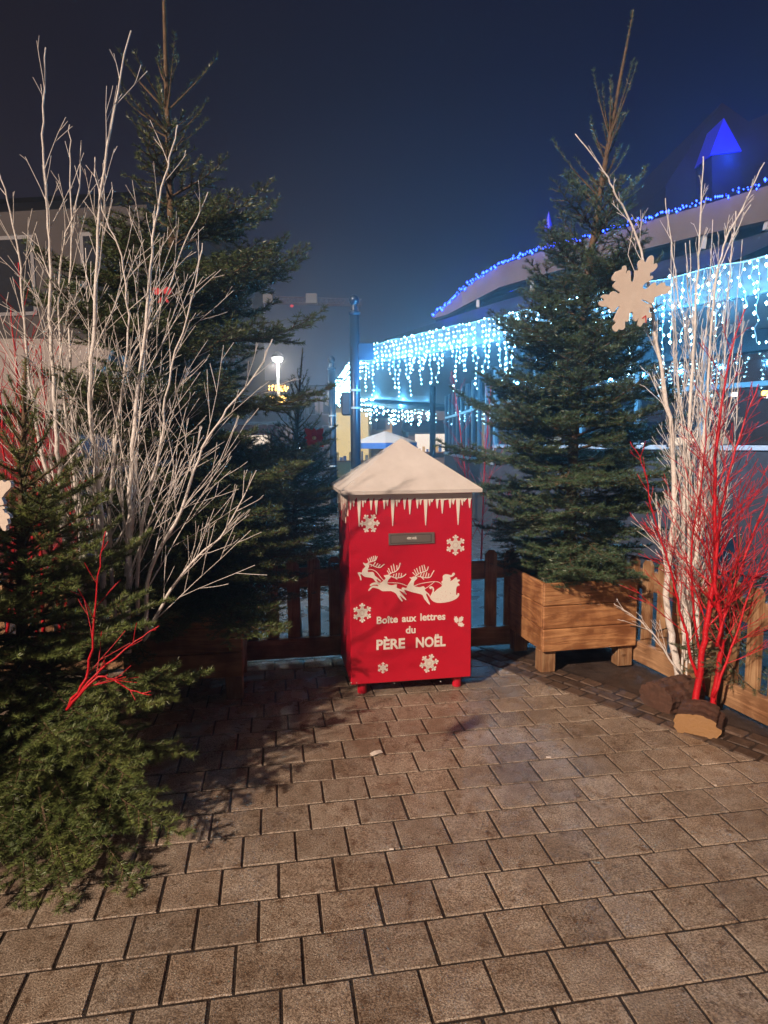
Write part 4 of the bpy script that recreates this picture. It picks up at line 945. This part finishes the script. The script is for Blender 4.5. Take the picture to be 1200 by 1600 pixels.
quad([(A+inn*.08+ab*.1).to_tuple()[:2]+(zs,), (B2+inn*.08).to_tuple()[:2]+(zs,), (9,12,zs), (9,26,zs), (Dp.x,Dp.y,zs), (C_.x+.1,C_.y,zs)], 'soffit', M_SOFF)
# far beam and slim posts carrying the canopy
Fa = dp(566, 620, 19.0); Fb = dp(682, 629, 23.0)
b = MB(); b.tube([Vector((Fa.x-.6,Fa.y-.5,ZC-.36)), Vector((Fb.x+.4,Fb.y,ZC-.36))], .14, 4); build('beam', b, M_FRAME, hall)
for px, Y in ((676, 15.0),):
    p = dp(px, 700, Y); b = MB(); b.tube([Vector((p.x,p.y,0)), Vector((p.x,p.y,zs-.05))], .07, 10); build('column', b, M_FRAME, hall)
# curved gable
top_px = [(676,495,12.0),(700,476,11.7),(722,455,11.4),(745,437,11.2),(780,415,10.8),(830,398,10.2),(900,377,9.5),(960,360,9.0),(1015,345,8.6),(1100,320,8.0),(1200,290,7.3),(1320,258,6.7)]
bot_off = [3,15,24,30,34,36,38,40,42,46,54,62]
TOPP = [dp(*q) for q in top_px]; BOTP = [dp(q[0], q[1]+o, q[2]) for q, o in zip(top_px, bot_off)]
b = MB(); nv = len(TOPP); back = Vector((.55,.83,0))*.16; vs = TOPP+BOTP+[p+back for p in TOPP]+[p+back for p in BOTP]; fs = []
for i in range(nv-1):
    fs += [(nv+i,nv+i+1,i+1,i), (i,i+1,2*nv+i+1,2*nv+i), (2*nv+i,2*nv+i+1,3*nv+i+1,3*nv+i), (3*nv+i,3*nv+i+1,nv+i+1,nv+i)]
b.add(vs, fs); build('gable_band', b, M_BAND, hall)
b = MB(); bk = Vector((.55,.83,0))
vs = [p+bk*.17+Vector((0,0,-.02)) for p in TOPP]+[p+bk*7+Vector((0,0,.1)) for p in TOPP]
b.add(vs, [(i,i+1,nv+i+1,nv+i) for i in range(nv-1)]); build('curved_roof', b, M_DROOF, hall)
# roof plane from canopy edge to gable foot, and the dark glazing below the band
edgeP = []
for p in TOPP:      # point of the canopy edge line in front of the gable point
    s = (p-A).dot(ab); s = max(0.0, s); q = A+ab*s; edgeP.append(Vector((q.x,q.y,ZC+.01)))
foot = [Vector((p.x,p.y,0))+bk*.10+Vector((0,0,ZC+min(.75,.30+.14*i))) for i, p in enumerate(TOPP)]
foot = [Vector((f.x,f.y,min(f.z, b_.z-.02))) for f, b_ in zip(foot, BOTP)]
b = MB(); b.add(edgeP+foot, [(i,i+1,nv+i+1,nv+i) for i in range(nv-1)]); build('canopy_roof', b, M_DROOF, hall)
b = MB(); bt = [p+bk*.12 for p in BOTP]; b.add([f-bk*.02 for f in foot]+bt, [(i,i+1,nv+i+1,nv+i) for i in range(nv-1)]); build('gable_glazing', b, M_GLASS, hall)
b = MB(); b.add([f+bk*1.5 for f in foot]+[p+bk*1.5 for p in bt], [(i,i+1,nv+i+1,nv+i) for i in range(nv-1)]); build('upper_wall', b, M_INT, hall)
for i in (3, 5, 7, 9, 10):
    b = MB(); b.tube([foot[i]-bk*.05, BOTP[i]+bk*.05], .035, 4); build('mullion', b, M_LFRAME, hall)
# glazed wall below the canopy
P0 = Vector((1.75,18.5,0)); P1 = Vector((1.86,11.0,0)); P2 = Vector((4.75,6.3,0)); P3 = P2+(P2-P1).normalized()*2
def glazed(p, q, n, sill, seed):
    d = (q-p).normalized(); L = (q-p).length; M = frame_yaw(p.x, p.y, math.atan2(d.y, d.x)); rg = random.Random(seed)
    b = MB(); b.box((0,-.05,0), (L,.05,sill), M, bev=.01); build('low_wall', b, M_LOWW, hall)
    b = MB(); b.box((0,-.075,sill+.002), (L,.06,sill+.06), M, bev=.008); build('sill', b, M_LFRAME, hall)
    for z in (2.10,):
        b = MB(); b.box((0,-.035,z), (L,.035,z+.06), M, bev=.005); build('transom', b, M_LFRAME, hall)
    for k in range(n+1):
        b = MB(); x = L*k/n; b.box((x-.03,-.04,sill+.065), (x+.03,.04,zs-.055), M, bev=.005); build('mullion', b, M_LFRAME, hall)
    for k in range(n):
        b = MB(); b.box((L*k/n+.035,-.004,sill+.07), (L*(k+1)/n-.035,.004,zs-.06), M); build('pane', b, M_GLASS, hall)
    return M, L
glazed(P0, P1, 9, 1.12, 1); MG, LG = glazed(P1, P2, 6, 1.40, 2); glazed(P2+ab*.05, P3, 2, 1.40, 3)
# pale blind in the near window, and things inside
b = MB(); b.box((LG*.835,.12,1.47), (LG*.995,.14,2.02), MG); build('blind', b, M_BLIND, hall)
b = MB(); b.box((.05,.12,1.47), (LG*.13,.14,2.0), MG); build('blind', b, M_BLIND, hall)
b = MB(); b.add([(2.9,20,0),(3.2,12.8,0),(7.5,8.5,0),(12,5,0),(12,5,3),(7.5,8.5,3),(3.2,12.8,3),(2.9,20,3)], [(0,1,6,7),(1,2,5,6),(2,3,4,5)]); build('inner_wall', b, M_INT, hall)
# lit things inside the hall
def glowbar(p, w, h, label, mt):
    r = root('indoor_lamp', p, label, 'lamp'); b = MB(); b.box((p.x-w/2,p.y,p.z-h/2), (p.x+w/2,p.y+.06,p.z+h/2), bev=.01); build('tube', b, mt, r)
    b = MB(); b.box((p.x-w/2-.02,p.y+.062,p.z-h/2-.02), (p.x+w/2+.02,p.y+.1,p.z+h/2+.02), bev=.01); build('housing', b, M_FRAME, r)
glowbar(dp(1072, 690, 7.6), .34, .09, 'warm lamp shining behind the white branches inside the hall', E_SHOP)
glowbar(dp(838, 664, 12.0), .30, .05, 'warm lamp inside the hall behind the right fir, beside the window post', E_SHOP)
glowbar(dp(866, 683, 12.0), .26, .12, 'pale lamp inside the hall behind the middle of the right fir', E_SHOP)
glowbar(dp(1198, 614, 7.0), .05, .05, 'small amber lamp inside the hall at the right picture edge', E_GOLD)
glowbar(dp(1150, 616, 7.2), .05, .04, 'small white lamp inside the hall above the pale blind', E_WHITE)

# ------------------------------------------------------------------ light strings
def bulb(b, p, r):
    x, y, z = p
    b.add([(x,y,z+r*1.2),(x+r,y,z),(x,y+r,z),(x-r,y,z),(x,y-r,z),(x,y,z-r*1.5)], [(0,1,2),(0,2,3),(0,3,4),(0,4,1),(5,2,1),(5,3,2),(5,4,3),(5,1,4)])
def icicle_string(p, q, z, label, seed, sp=.11, lmin=.12, lmax=.75, rad=.0105, out=None, dens=.085):
    rg = random.Random(seed); d = (q-p).normalized(); L = (q-p).length; out = out or Vector((0,0,0))
    r = root('icicle_light_string', (p.x,p.y,z), label, 'light string', 'white blue icicle lights on the canopy')
    w = MB(); bb = MB(); x = 0.0
    mp_ = [p+d*(L*k/40)+out+Vector((0,0,z-.02+.012*math.sin(k*2.1))) for k in range(41)]
    w.tube(mp_, .005, 4)
    while x < L:
        c = p+d*x+out; l = rg.choice([.2,.35,.5,.65,.8,1.0])*(lmax-lmin)+lmin; n = max(1, int(l/dens)); pts = [Vector((c.x,c.y,z-.02))]
        sway = rg.uniform(-.05,.05)
        for k in range(n):
            zz = z-.03-l*(k+1)/n; cc = c+d*(sway*((k+1)/n)**2+rg.gauss(0,.012)); pt = Vector((cc.x,cc.y,zz)); pts.append(pt)
            rr = rad*rg.choice([.55,.7,.85,1.0,1.35]); bulb(bb, pt+d*rg.uniform(-.02,.02)+out*rg.uniform(-.1,.3), rr)
        w.tube(pts, .0022, 3, cap=False)
        if rg.random() < .8: bulb(bb, (c.x+d.x*.05,c.y+d.y*.05,z-.03+rg.uniform(-.02,.02)), rad*rg.choice([.7,1,1.3]))
        x += sp*rg.uniform(.6,1.5)
    build('wire', w, M_WIRE, r); build('bulbs', bb, E_CY, r, kind='stuff')
outF = -inn*.05
icicle_string(A, B2, ZC, 'dense icicle light string along the front edge of the canopy', 1, sp=.078, lmax=.80, out=outF, dens=.058)
icicle_string(A, C_, ZC, 'foreshortened icicle light string on the canopy side behind the blue posts', 2, sp=.16, lmax=.62, rad=.024, out=Vector((-.05,0,0)))
icicle_string(Vector((Fa.x-.3,Fa.y-.4,0)), Vector((Fb.x,Fb.y,0)), ZC-.28, 'distant icicle light string under the far beam of the canopy', 3, sp=.13, lmin=.2, lmax=.65, rad=.026, dens=.12)
# blue string on the curved gable
r = root('blue_light_string', TOPP[0], 'deep blue light string following the curved gable edge', 'light string')
w = MB(); bb = MB(); rg = random.Random(9); w.tube([p+Vector((0,-.03,.03)) for p in TOPP], .008, 4); build('wire', w, M_DWIRE, r)
for i in range(nv-1):
    a_, b_ = TOPP[i], TOPP[i+1]; L = (b_-a_).length; k = 0.0
    while k < L:
        p = a_.lerp(b_, k/L)+Vector((rg.gauss(0,.01),-.05,.03+rg.gauss(0,.018))); bulb(bb, p, .0105*rg.choice([.8,1,1.2,1.6])*(1+.06*max(0,6-i))); k += .031*rg.uniform(.6,1.4)
build('bulbs', bb, E_BL, r, kind='stuff')
def plight(name, loc, col, en, rad=.08):
    l = bpy.data.lights.new(name, 'POINT'); l.energy = en; l.color = col; l.shadow_soft_size = rad
    o = bpy.data.objects.new(name, l); COL.objects.link(o); o.location = loc; return o
CY = (.10,.50,1.0)
for k in range(9):
    p = A.lerp(Bp, (k+.4)/8.6)+outF*7; plight('icicle_light', (p.x,p.y,ZC-.40), CY, 62, .02)
for k in range(4):
    p = A.lerp(C_, (k+.5)/4.2)+Vector((-.2,0,0)); plight('icicle_light', (p.x,p.y,ZC-.35), CY, 30, .02)
for k in range(3):
    p = Fa.lerp(Fb, (k+.5)/3); plight('icicle_light', (p.x,p.y-.3,ZC-.5), CY, 50, .02)
for i in (1,3,5,7,9): plight('blue_string_light', TOPP[i]+Vector((-.1,-.22,.12)), (.02,.06,1.0), 4.5, .1)

# posts with ball finials
def post(px, ytop, Y, rad, label):
    t = dp(px, ytop, Y); r = root('blue_metal_post', (t.x,t.y,0), label, 'post', 'blue metal posts beside the canopy')
    b = MB(); b.tube([(t.x,t.y,0),(t.x,t.y,t.z-.30)], rad, 16); build('shaft', b, M_POST, r, smooth=True)
    b = MB(); b.cone((t.x,t.y,t.z-.30), [(rad*.9,0),(rad*1.15,.02),(rad*1.15,.05),(rad*.7,.07),(rad*.6,.14),(rad*.5,.16)], 16); build('collar', b, M_POST, r)
    b = MB(); b.cone((t.x,t.y,t.z-.16), [(rad*.45,0),(rad*.9,.04),(rad*1.0,.08),(rad*.85,.12),(rad*.3,.16)], 16); build('ball_finial', b, M_POST, r, smooth=True)
    for z, s in ((t.z*.30,1.12),(t.z*.55,1.12),(t.z*.62,1.12)):
        b = MB(); b.tube([(t.x,t.y,z),(t.x,t.y,z+.03)], rad*s, 16); build('ring', b, M_WIRE, r)
    return r, t
r, t = post(553, 460, 9.8, .075, 'near blue metal post with ball finial beside the canopy corner')
z = dp(553, 550, 9.8).z; b = MB(); b.box((t.x+.05,t.y-.06,z-.12), (t.x+.28,t.y+.06,z+.12), bev=.01); build('bracket_box', b, M_POST, r)
z = dp(553, 632, 9.8).z; b = MB(); b.box((t.x-.20,t.y-.07,z-.16), (t.x-.06,t.y+.07,z+.18), bev=.02); build('junction_box', b, M_FRAME, r)
r, t = post(518, 556, 14.0, .075, 'far blue metal post seen left of the nearer one')
z = dp(518, 590, 14.0).z; b = MB(); b.box((t.x+.05,t.y-.03,z-.05), (t.x+.45,t.y+.03,z+.0), bev=.01); build('bracket_arm', b, M_POST, r)

# ================================================================== BACKGROUND BUILDINGS
def house(c, w, d, h, rise, yaw, label, wall, roofm, cols, rows, name='house', shutters=True, z0=1.0, lit=()):
    r = root(name, (c[0],c[1],0), label, 'building', rz=yaw); M = frame_yaw(c[0], c[1], yaw)
    b = MB(); b.box((0,0,0), (w,d,h), M); build('wall', b, wall, r)
    b = MB(); o = .25; vs = [(-o,-o,h),(w+o,-o,h),(w+o,d+o,h),(-o,d+o,h),(-o+rise*.3,d/2,h+rise),(w+o-rise*.3,d/2,h+rise)]
    b.add([M @ Vector(v)+Vector((0,0,.003)) for v in vs], [(0,1,5,4),(1,2,5),(2,3,4,5),(3,0,4),(3,2,1,0)]); build('roof', b, roofm, r)
    if cols:
        cwid = w/cols; rh = (h-z0)/rows
        for i in range(cols):
            for j in range(rows):
                x = (i+.5)*cwid; zz = z0+j*rh+.25; ww, hh = min(.9,cwid*.4), rh*.6
                b = MB(); b.box((x-ww/2-.08,-.02,zz-.08), (x+ww/2+.08,-.003,zz+hh+.08), M); wi = build('window', b, M_SHUT, r)
                b = MB(); b.box((x-ww/2,-.03,zz+.002), (x+ww/2,-.021,zz+hh-.002), M); build('pane', b, E_SHOP if (i,j) in lit else M_SLATE, wi)
                if shutters:
                    for sg_ in (-1, 1):
                        xa = x+sg_*(ww/2+.03); xb = xa+sg_*ww*.45; b = MB(); b.box((min(xa,xb),-.055,zz+.01), (max(xa,xb),-.022,zz+hh-.01), M); build('shutter', b, M_SHUT, wi)
    return r, M
# large pale building far left with a floodlight
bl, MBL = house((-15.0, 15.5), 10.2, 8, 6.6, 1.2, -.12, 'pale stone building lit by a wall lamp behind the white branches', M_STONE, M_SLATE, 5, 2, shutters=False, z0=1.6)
lp = dp(134, 405, 15.0); r = root('wall_lamp', lp, 'bright wall lamp on the pale building behind the white branches', 'lamp')
b = MB(); b.box((lp.x-.14,lp.y-.06,lp.z-.16), (lp.x+.14,lp.y+.05,lp.z+.16), bev=.02); build('lens', b, E_WHITE, r)
b = MB(); b.box((lp.x-.17,lp.y+.055,lp.z-.19), (lp.x+.17,lp.y+.16,lp.z+.19), bev=.02); build('housing', b, M_FRAME, r)
plight('wall_lamp_light', (lp.x,lp.y-.30,lp.z), (1,.86,.68), 650, .15)
# market stalls on the left
def stall(c, w, d, h, yaw, label, wallm, roofm, rise=.7, open_=None):
    r = root('market_stall', (c[0],c[1],0), label, 'market stall', rz=yaw); M = frame_yaw(c[0], c[1], yaw); n = int(w/.16)
    for k in range(n):
        b = MB(); b.box((w*k/n+.004,-.01,.05), (w*(k+1)/n-.004,.012,h), M); build('board', b, wallm, r)
    b = MB(); b.box((0,.014,0), (w,d,h-.01), M); build('body', b, wallm, r)
    b = MB(); o = .25; vs = [(-o,-o,h),(w+o,-o,h),(w+o,d+o,h),(-o,d+o,h),(-o,d/2,h+rise),(w+o,d/2,h+rise)]; vs += [(x,y,z+.08) for x,y,z in vs]
    b.add([M @ Vector(v) for v in vs], [(0,1,5,4),(2,3,4,5),(3,2,1,0),(6,10,11,7),(8,11,10,9),(0,6,7,1),(2,8,9,3),(0,4,10,6),(4,3,9,10),(1,7,11,5),(5,11,8,2)]); build('roof', b, roofm, r)
    if open_:
        b = MB(); b.box((w*open_[0],-.02,open_[2]), (w*open_[1],-.012,open_[3]), M); build('serving_hatch', b, open_[4], r)
        b = MB(); b.box((w*open_[0]-.05,-.30,open_[2]-.06), (w*open_[1]+.05,-.022,open_[2]-.01), M); build('counter', b, M_RAIL, r)
        rq = random.Random(int(w*100)); x = w*open_[0]+.03
        while x < w*open_[1]-.12:
            ww = rq.uniform(.06,.14); b = MB(); b.box((x,-.22,open_[2]-.008), (x+ww,-.10,open_[2]+rq.uniform(.08,.35)), M, bev=.008); build('goods', b, rq.choice([M_STRED, M_YEL, M_SHUT, M_PBLUE, M_PARA]), r); x += ww+rq.uniform(.01,.12)
    return r
stall((-6.6,7.4), 3.0, 2.2, 1.9, .10, 'red boarded market stall with pale roof behind the red branches, far left', M_STRED, M_SNOWR, .9)
stall((-2.0,26), 1.5, 2, 2.9, .0, 'yellow lit market stall between the two blue posts', M_YEL, M_SNOWR, .5, (.06,.94,.75,2.6,E_YSHOP))
stall((1.2,32), 3.2, 2.4, 1.9, .0, 'market stall with a bright hatch under the far canopy', M_STONE2, M_SLATE, .5, (.1,.55,.95,1.8,E_SHOP))
stall((-5.6,19), 2.6, 2.0, 2.0, .05, 'dim market stall behind the small dark fir', M_STRED, M_SNOWR, .6, (.55,.9,1.0,1.7,E_SHOP))
# houses at the end of the square
house((-4.7,40), 1.7, 6, 4.7, .35, 0, 'narrow pale house with grey shutters left of the blue posts', M_STONE, M_SLATE, 2, 2)
house((-13.2,38), 8.0, 6, 4.0, 1.2, .0, 'low stone house seen through the fir branches', M_STONE2, M_SLATE, 4, 2)
house((-2.4,46), 3.0, 6, 3.0, .6, .0, 'yellow rendered house behind the two blue posts', M_YEL, M_SLATE, 2, 2)
house((1.4,48), 6, 6, 3.9, .5, .0, 'low pale building under the far canopy', M_STONE2, M_SLATE, 4, 1)
# dark church-like house on the right with blue lit dormer
Yh = 19.0
def sil(pts, Y, th, name, mt, parent):
    b = MB(); P_ = [dp(x, y, Y) for x, y in pts]; n = len(P_); poly = [(p.x, p.z) for p in P_]
    b.prism(poly, lambda u, v, w: Vector((u, Y+w, v)), 0, th); return build(name, b, mt, parent)
pr = dp(1135, 300, Yh); dark = root('dark_house', (pr.x,Yh,0), 'dark steep roofed house with a blue lit dormer above the hall', 'building')
sil([(1040,700),(1040,290),(1078,232),(1128,160),(1170,190),(1205,175),(1300,110),(1400,200),(1400,700)], Yh, 5.0, 'roof', M_SLATE, dark)
q = [dp(x, y, Yh-.9) for x, y in ((1110,242),(1159,236),(1131,184))]
b = MB(); ba = Vector((0,1.2,0)); b.add(q+[p+ba for p in q], [(0,1,2),(0,2,5,3),(1,4,5,2),(0,3,4,1)]); dm = build('dormer_gable', b, M_BLUELIT, dark)
q2 = [dp(x, y, Yh-.88) for x, y in ((1112,243),(1158,238),(1160,330),(1114,335))]
b = MB(); b.add(q2+[p+ba for p in q2], [(0,1,2,3),(0,4,5,1),(1,5,6,2),(0,3,7,4)]); build('dormer_wall', b, M_SLATE, dark)
p = dp(1138, 246, Yh-1.5); plight('dormer_floodlight', (p.x,p.y,p.z), (.01,.07,1), 150, .1)
sp_ = dp(857, 352, 15.5); spr = root('spire', (sp_.x,15.5,sp_.z-3.5), 'tiny blue lit spire above the curved gable', 'spire')
b = MB(); b.cone((sp_.x,15.5,sp_.z-3.5), [(.03,0),(.03,3.36),(.12,3.37),(.004,3.80)], 8); build('cone', b, M_BLUELIT, spr)
plight('spire_floodlight', (sp_.x-.15,14.9,sp_.z+.1), (.01,.12,1), 16, .05)

# street lamp and golden garlands
def garland_post(px, ytop, Y, ya, yb, label, head=True):
    t = dp(px, ytop, Y); r = root('street_lamp', (t.x,t.y,0), label, 'street lamp', 'street lamps wrapped in golden garlands')
    b = MB(); b.tube([(t.x,t.y,0),(t.x,t.y,t.z)], [.07,.05], 10); build('pole', b, M_LFRAME, r)
    if head:
        b = MB(); b.cone((t.x,t.y,t.z), [(.07,0),(.18,.06),(.18,.16)], 12); build('lantern', b, E_WHITE, r); b = MB(); b.cone((t.x,t.y,t.z+.165), [(.24,0),(.18,.10),(.03,.22)], 12); build('cap', b, M_FRAME, r)
    za, zb = dp(px, ya, Y).z, dp(px, yb, Y).z; rg = random.Random(int(px)); bb = MB()
    for k in range(260):
        f = rg.random(); z = zb+(za-zb)*f
        if math.sin(f*14) < -.55: continue
        a = rg.uniform(math.pi, 2*math.pi); rr = .30*rg.uniform(.6,1.15); bulb(bb, (t.x+rr*math.cos(a), t.y+rr*math.sin(a), z), .035)
    build('golden_garland', bb, E_GOLD, r, kind='stuff'); return t
t = garland_post(434, 566, 24.0, 603, 662, 'white street lamp with golden garland behind the fir branches'); plight('street_lamp_light', (t.x,t.y-.3,t.z-.1), (1,.9,.75), 260, .2)
garland_post(149, 560, 14.0, 600, 655, 'pole with golden garland seen through the left white branches', head=False)

for px, py, lb in ((497,678,'small white lamp shining beside the red flower ornament'),(468,703,'small white lamp shining low behind the small dark fir')):
    q = dp(px, py, 9.0); r = root('festive_lamp', q, lb, 'lamp'); b = MB(); b.cone(q, [(.008,-.03),(.028,-.01),(.028,.01),(.008,.03)], 10); build('lens', b, E_WHITE, r); b = MB(); b.cone(q, [(.012,.031),(.012,.07)], 8); build('socket', b, M_FRAME, r)
# parasol
t = dp(602, 674, 13.0); r = root('parasol', (t.x,13.0,0), 'beige parasol with blue valance beyond the letter box roof', 'parasol')
b = MB(); b.tube([(t.x,13,0),(t.x,13,t.z)], .025, 8); build('pole', b, M_FRAME, r)
b = MB(); b.cone((t.x,13,t.z-.22), [(.62,0),(.60,.02),(.3,.13),(.02,.22)], 8); build('cloth', b, M_PARA, r)
b = MB(); b.cone((t.x,13,t.z-.33), [(.61,0),(.622,.108)], 8); build('valance', b, M_PBLUE, r)

# tower crane far off in the mist
cr = dp(410, 466, 60); r = root('tower_crane', (cr.x+5,60,0), 'distant tower crane jib with pale counterweights in the night mist', 'crane')
zj = cr.z; x0 = dp(402, 466, 60).x; x1 = dp(512, 474, 60).x
for name_, (a, b_) in {'jib': ((x0,zj),(x1+3,zj-.35))}.items():
    b = MB()
    for dz, dy in ((0,0),(.55,.3),(0,.6)): b.tube([(a[0],60+dy,a[1]+dz-.3),(b_[0],60+dy,b_[1]+dz-.3)], .06, 4)
    n = 22
    for k in range(n):
        f0, f1 = k/n, (k+.5)/n; L_ = lambda f, dz, dy: (a[0]+(b_[0]-a[0])*f, 60+dy, a[1]+(b_[1]-a[1])*f+dz-.3)
        b.tube([L_(f0,0,0), L_(f1,.55,.3), L_(f0+1/n,0,0)], .035, 3); b.tube([L_(f0,0,.6), L_(f1,.55,.3)], .035, 3)
    build('jib', b, M_CRANE, r)
for px, w_ in ((414,1.5),(487,1.0)):
    p = dp(px, 467, 59.5); b = MB(); b.box((p.x-w_/2,59.2,p.z-.45), (p.x+w_/2,59.7,p.z+.42), bev=.03); build('counterweight', b, M_CRW, r)
p = dp(498, 470, 60); b = MB(); b.tube([(p.x+3.4,60.3,0),(p.x+3.4,60.3,p.z)], .14, 4); build('mast', b, M_STONE2, r)
q = dp(456, 478, 59.4); b = MB(); b.cone(q, [(.05,-.12),(.16,-.04),(.16,.04),(.05,.12)], 8); build('warning_light', b, emit('crane_red', (1,.05,.05), .8), r)
b = MB(); b.tube([dp(413,474,59.5), dp(411,520,59.5)], .04, 4); build('hook_cable', b, M_LFRAME, r)

# ================================================================== LITTLE THINGS ON THE GROUND
p = gp(588, 1178); b = MB(); M = frame_yaw(p.x, p.y, .6, .003)
b.add([M @ Vector(v) for v in ((-.03,-.014,.002),(0,-.016,.005),(.032,-.012,.001),(.034,.013,.004),(.0,.017,.007),(-.03,.014,.002))]+[M @ Vector(v) for v in ((-.03,-.014,.0),(0,-.016,.003),(.032,-.012,-.001),(.034,.013,.002),(.0,.017,.005),(-.03,.014,.0))],
      [(0,1,4,5),(1,2,3,4),(6,11,10,7),(7,10,9,8),(0,6,7,1),(1,7,8,2),(2,8,9,3),(3,9,10,4),(4,10,11,5),(5,11,6,0)])
tag(build('paper_scrap', b, M_PAPER), 'creased paper scrap on the pavers before the letter box', 'paper')
for x, y, s, lb in ((857,1184,.012,'white crumb of litter on the paver right of the letter box'), (612,1328,.009,'white speck on a paver joint in the foreground'), (1118,1228,.006,'tiny pale speck near the log')):
    p = gp(x, y); b = MB(); b.box((p.x-s,p.y-s*.5,.001), (p.x+s,p.y+s*.5,.006), bev=.002); tag(build('litter', b, M_PAPER), lb, 'litter')
# fallen needles and grit on the paving
rg = np.random.default_rng(4); n = 5200
cx = rg.uniform(-2.0,1.9,n); cy = rg.uniform(1.2,4.4,n); wgt = np.exp(-((cx+1.0)**2)/1.2-((cy-2.6)**2)/2)+.18; kp = rg.random(n) < wgt; cx, cy = cx[kp], cy[kp]
b = MB()
for x, y in zip(cx, cy):
    a = rg.uniform(0,6.28); l = rg.uniform(.005,.012); w_ = .0011; dx, dy = math.cos(a)*l, math.sin(a)*l; z = .0030
    b.add([(x-dx+dy*.12,y-dy-dx*.12,z),(x+dx,y+dy,z+.002),(x-dx-dy*.12,y-dy+dx*.12,z)], [(0,1,2)])
M_LIT = mat('dry_needles', (0.07,0.045,0.02), rough=.7)
build('fallen_needles', b, M_LIT, kind='stuff')
# dark cable along the right fence
b = MB(); b.tube([dp(985,978,4.2), dp(1012,983,4.15), dp(1030,986,4.1), dp(1060,975,3.9)], .004, 5); tag(build('cable', b, M_DWIRE), 'thin black cable sagging between right planter and pine fence', 'cable')

# ================================================================== HAZE
b = MB(); b.box((-45,-9,-1.1), (45,75,8.6))
hz = MB()
M_HAZE = bpy.data.materials.new('haze'); M_HAZE.use_nodes = True; t_ = M_HAZE.node_tree; t_.nodes.clear()
pv = t_.nodes.new('ShaderNodeVolumePrincipled'); pv.inputs['Color'].default_value = (.92,.95,1,1); pv.inputs['Density'].default_value = 0.0085; pv.inputs['Anisotropy'].default_value = 0.72
oo = t_.nodes.new('ShaderNodeOutputMaterial'); t_.links.new(pv.outputs[0], oo.inputs['Volume'])
haze = build('haze', b, M_HAZE, kind='stuff')
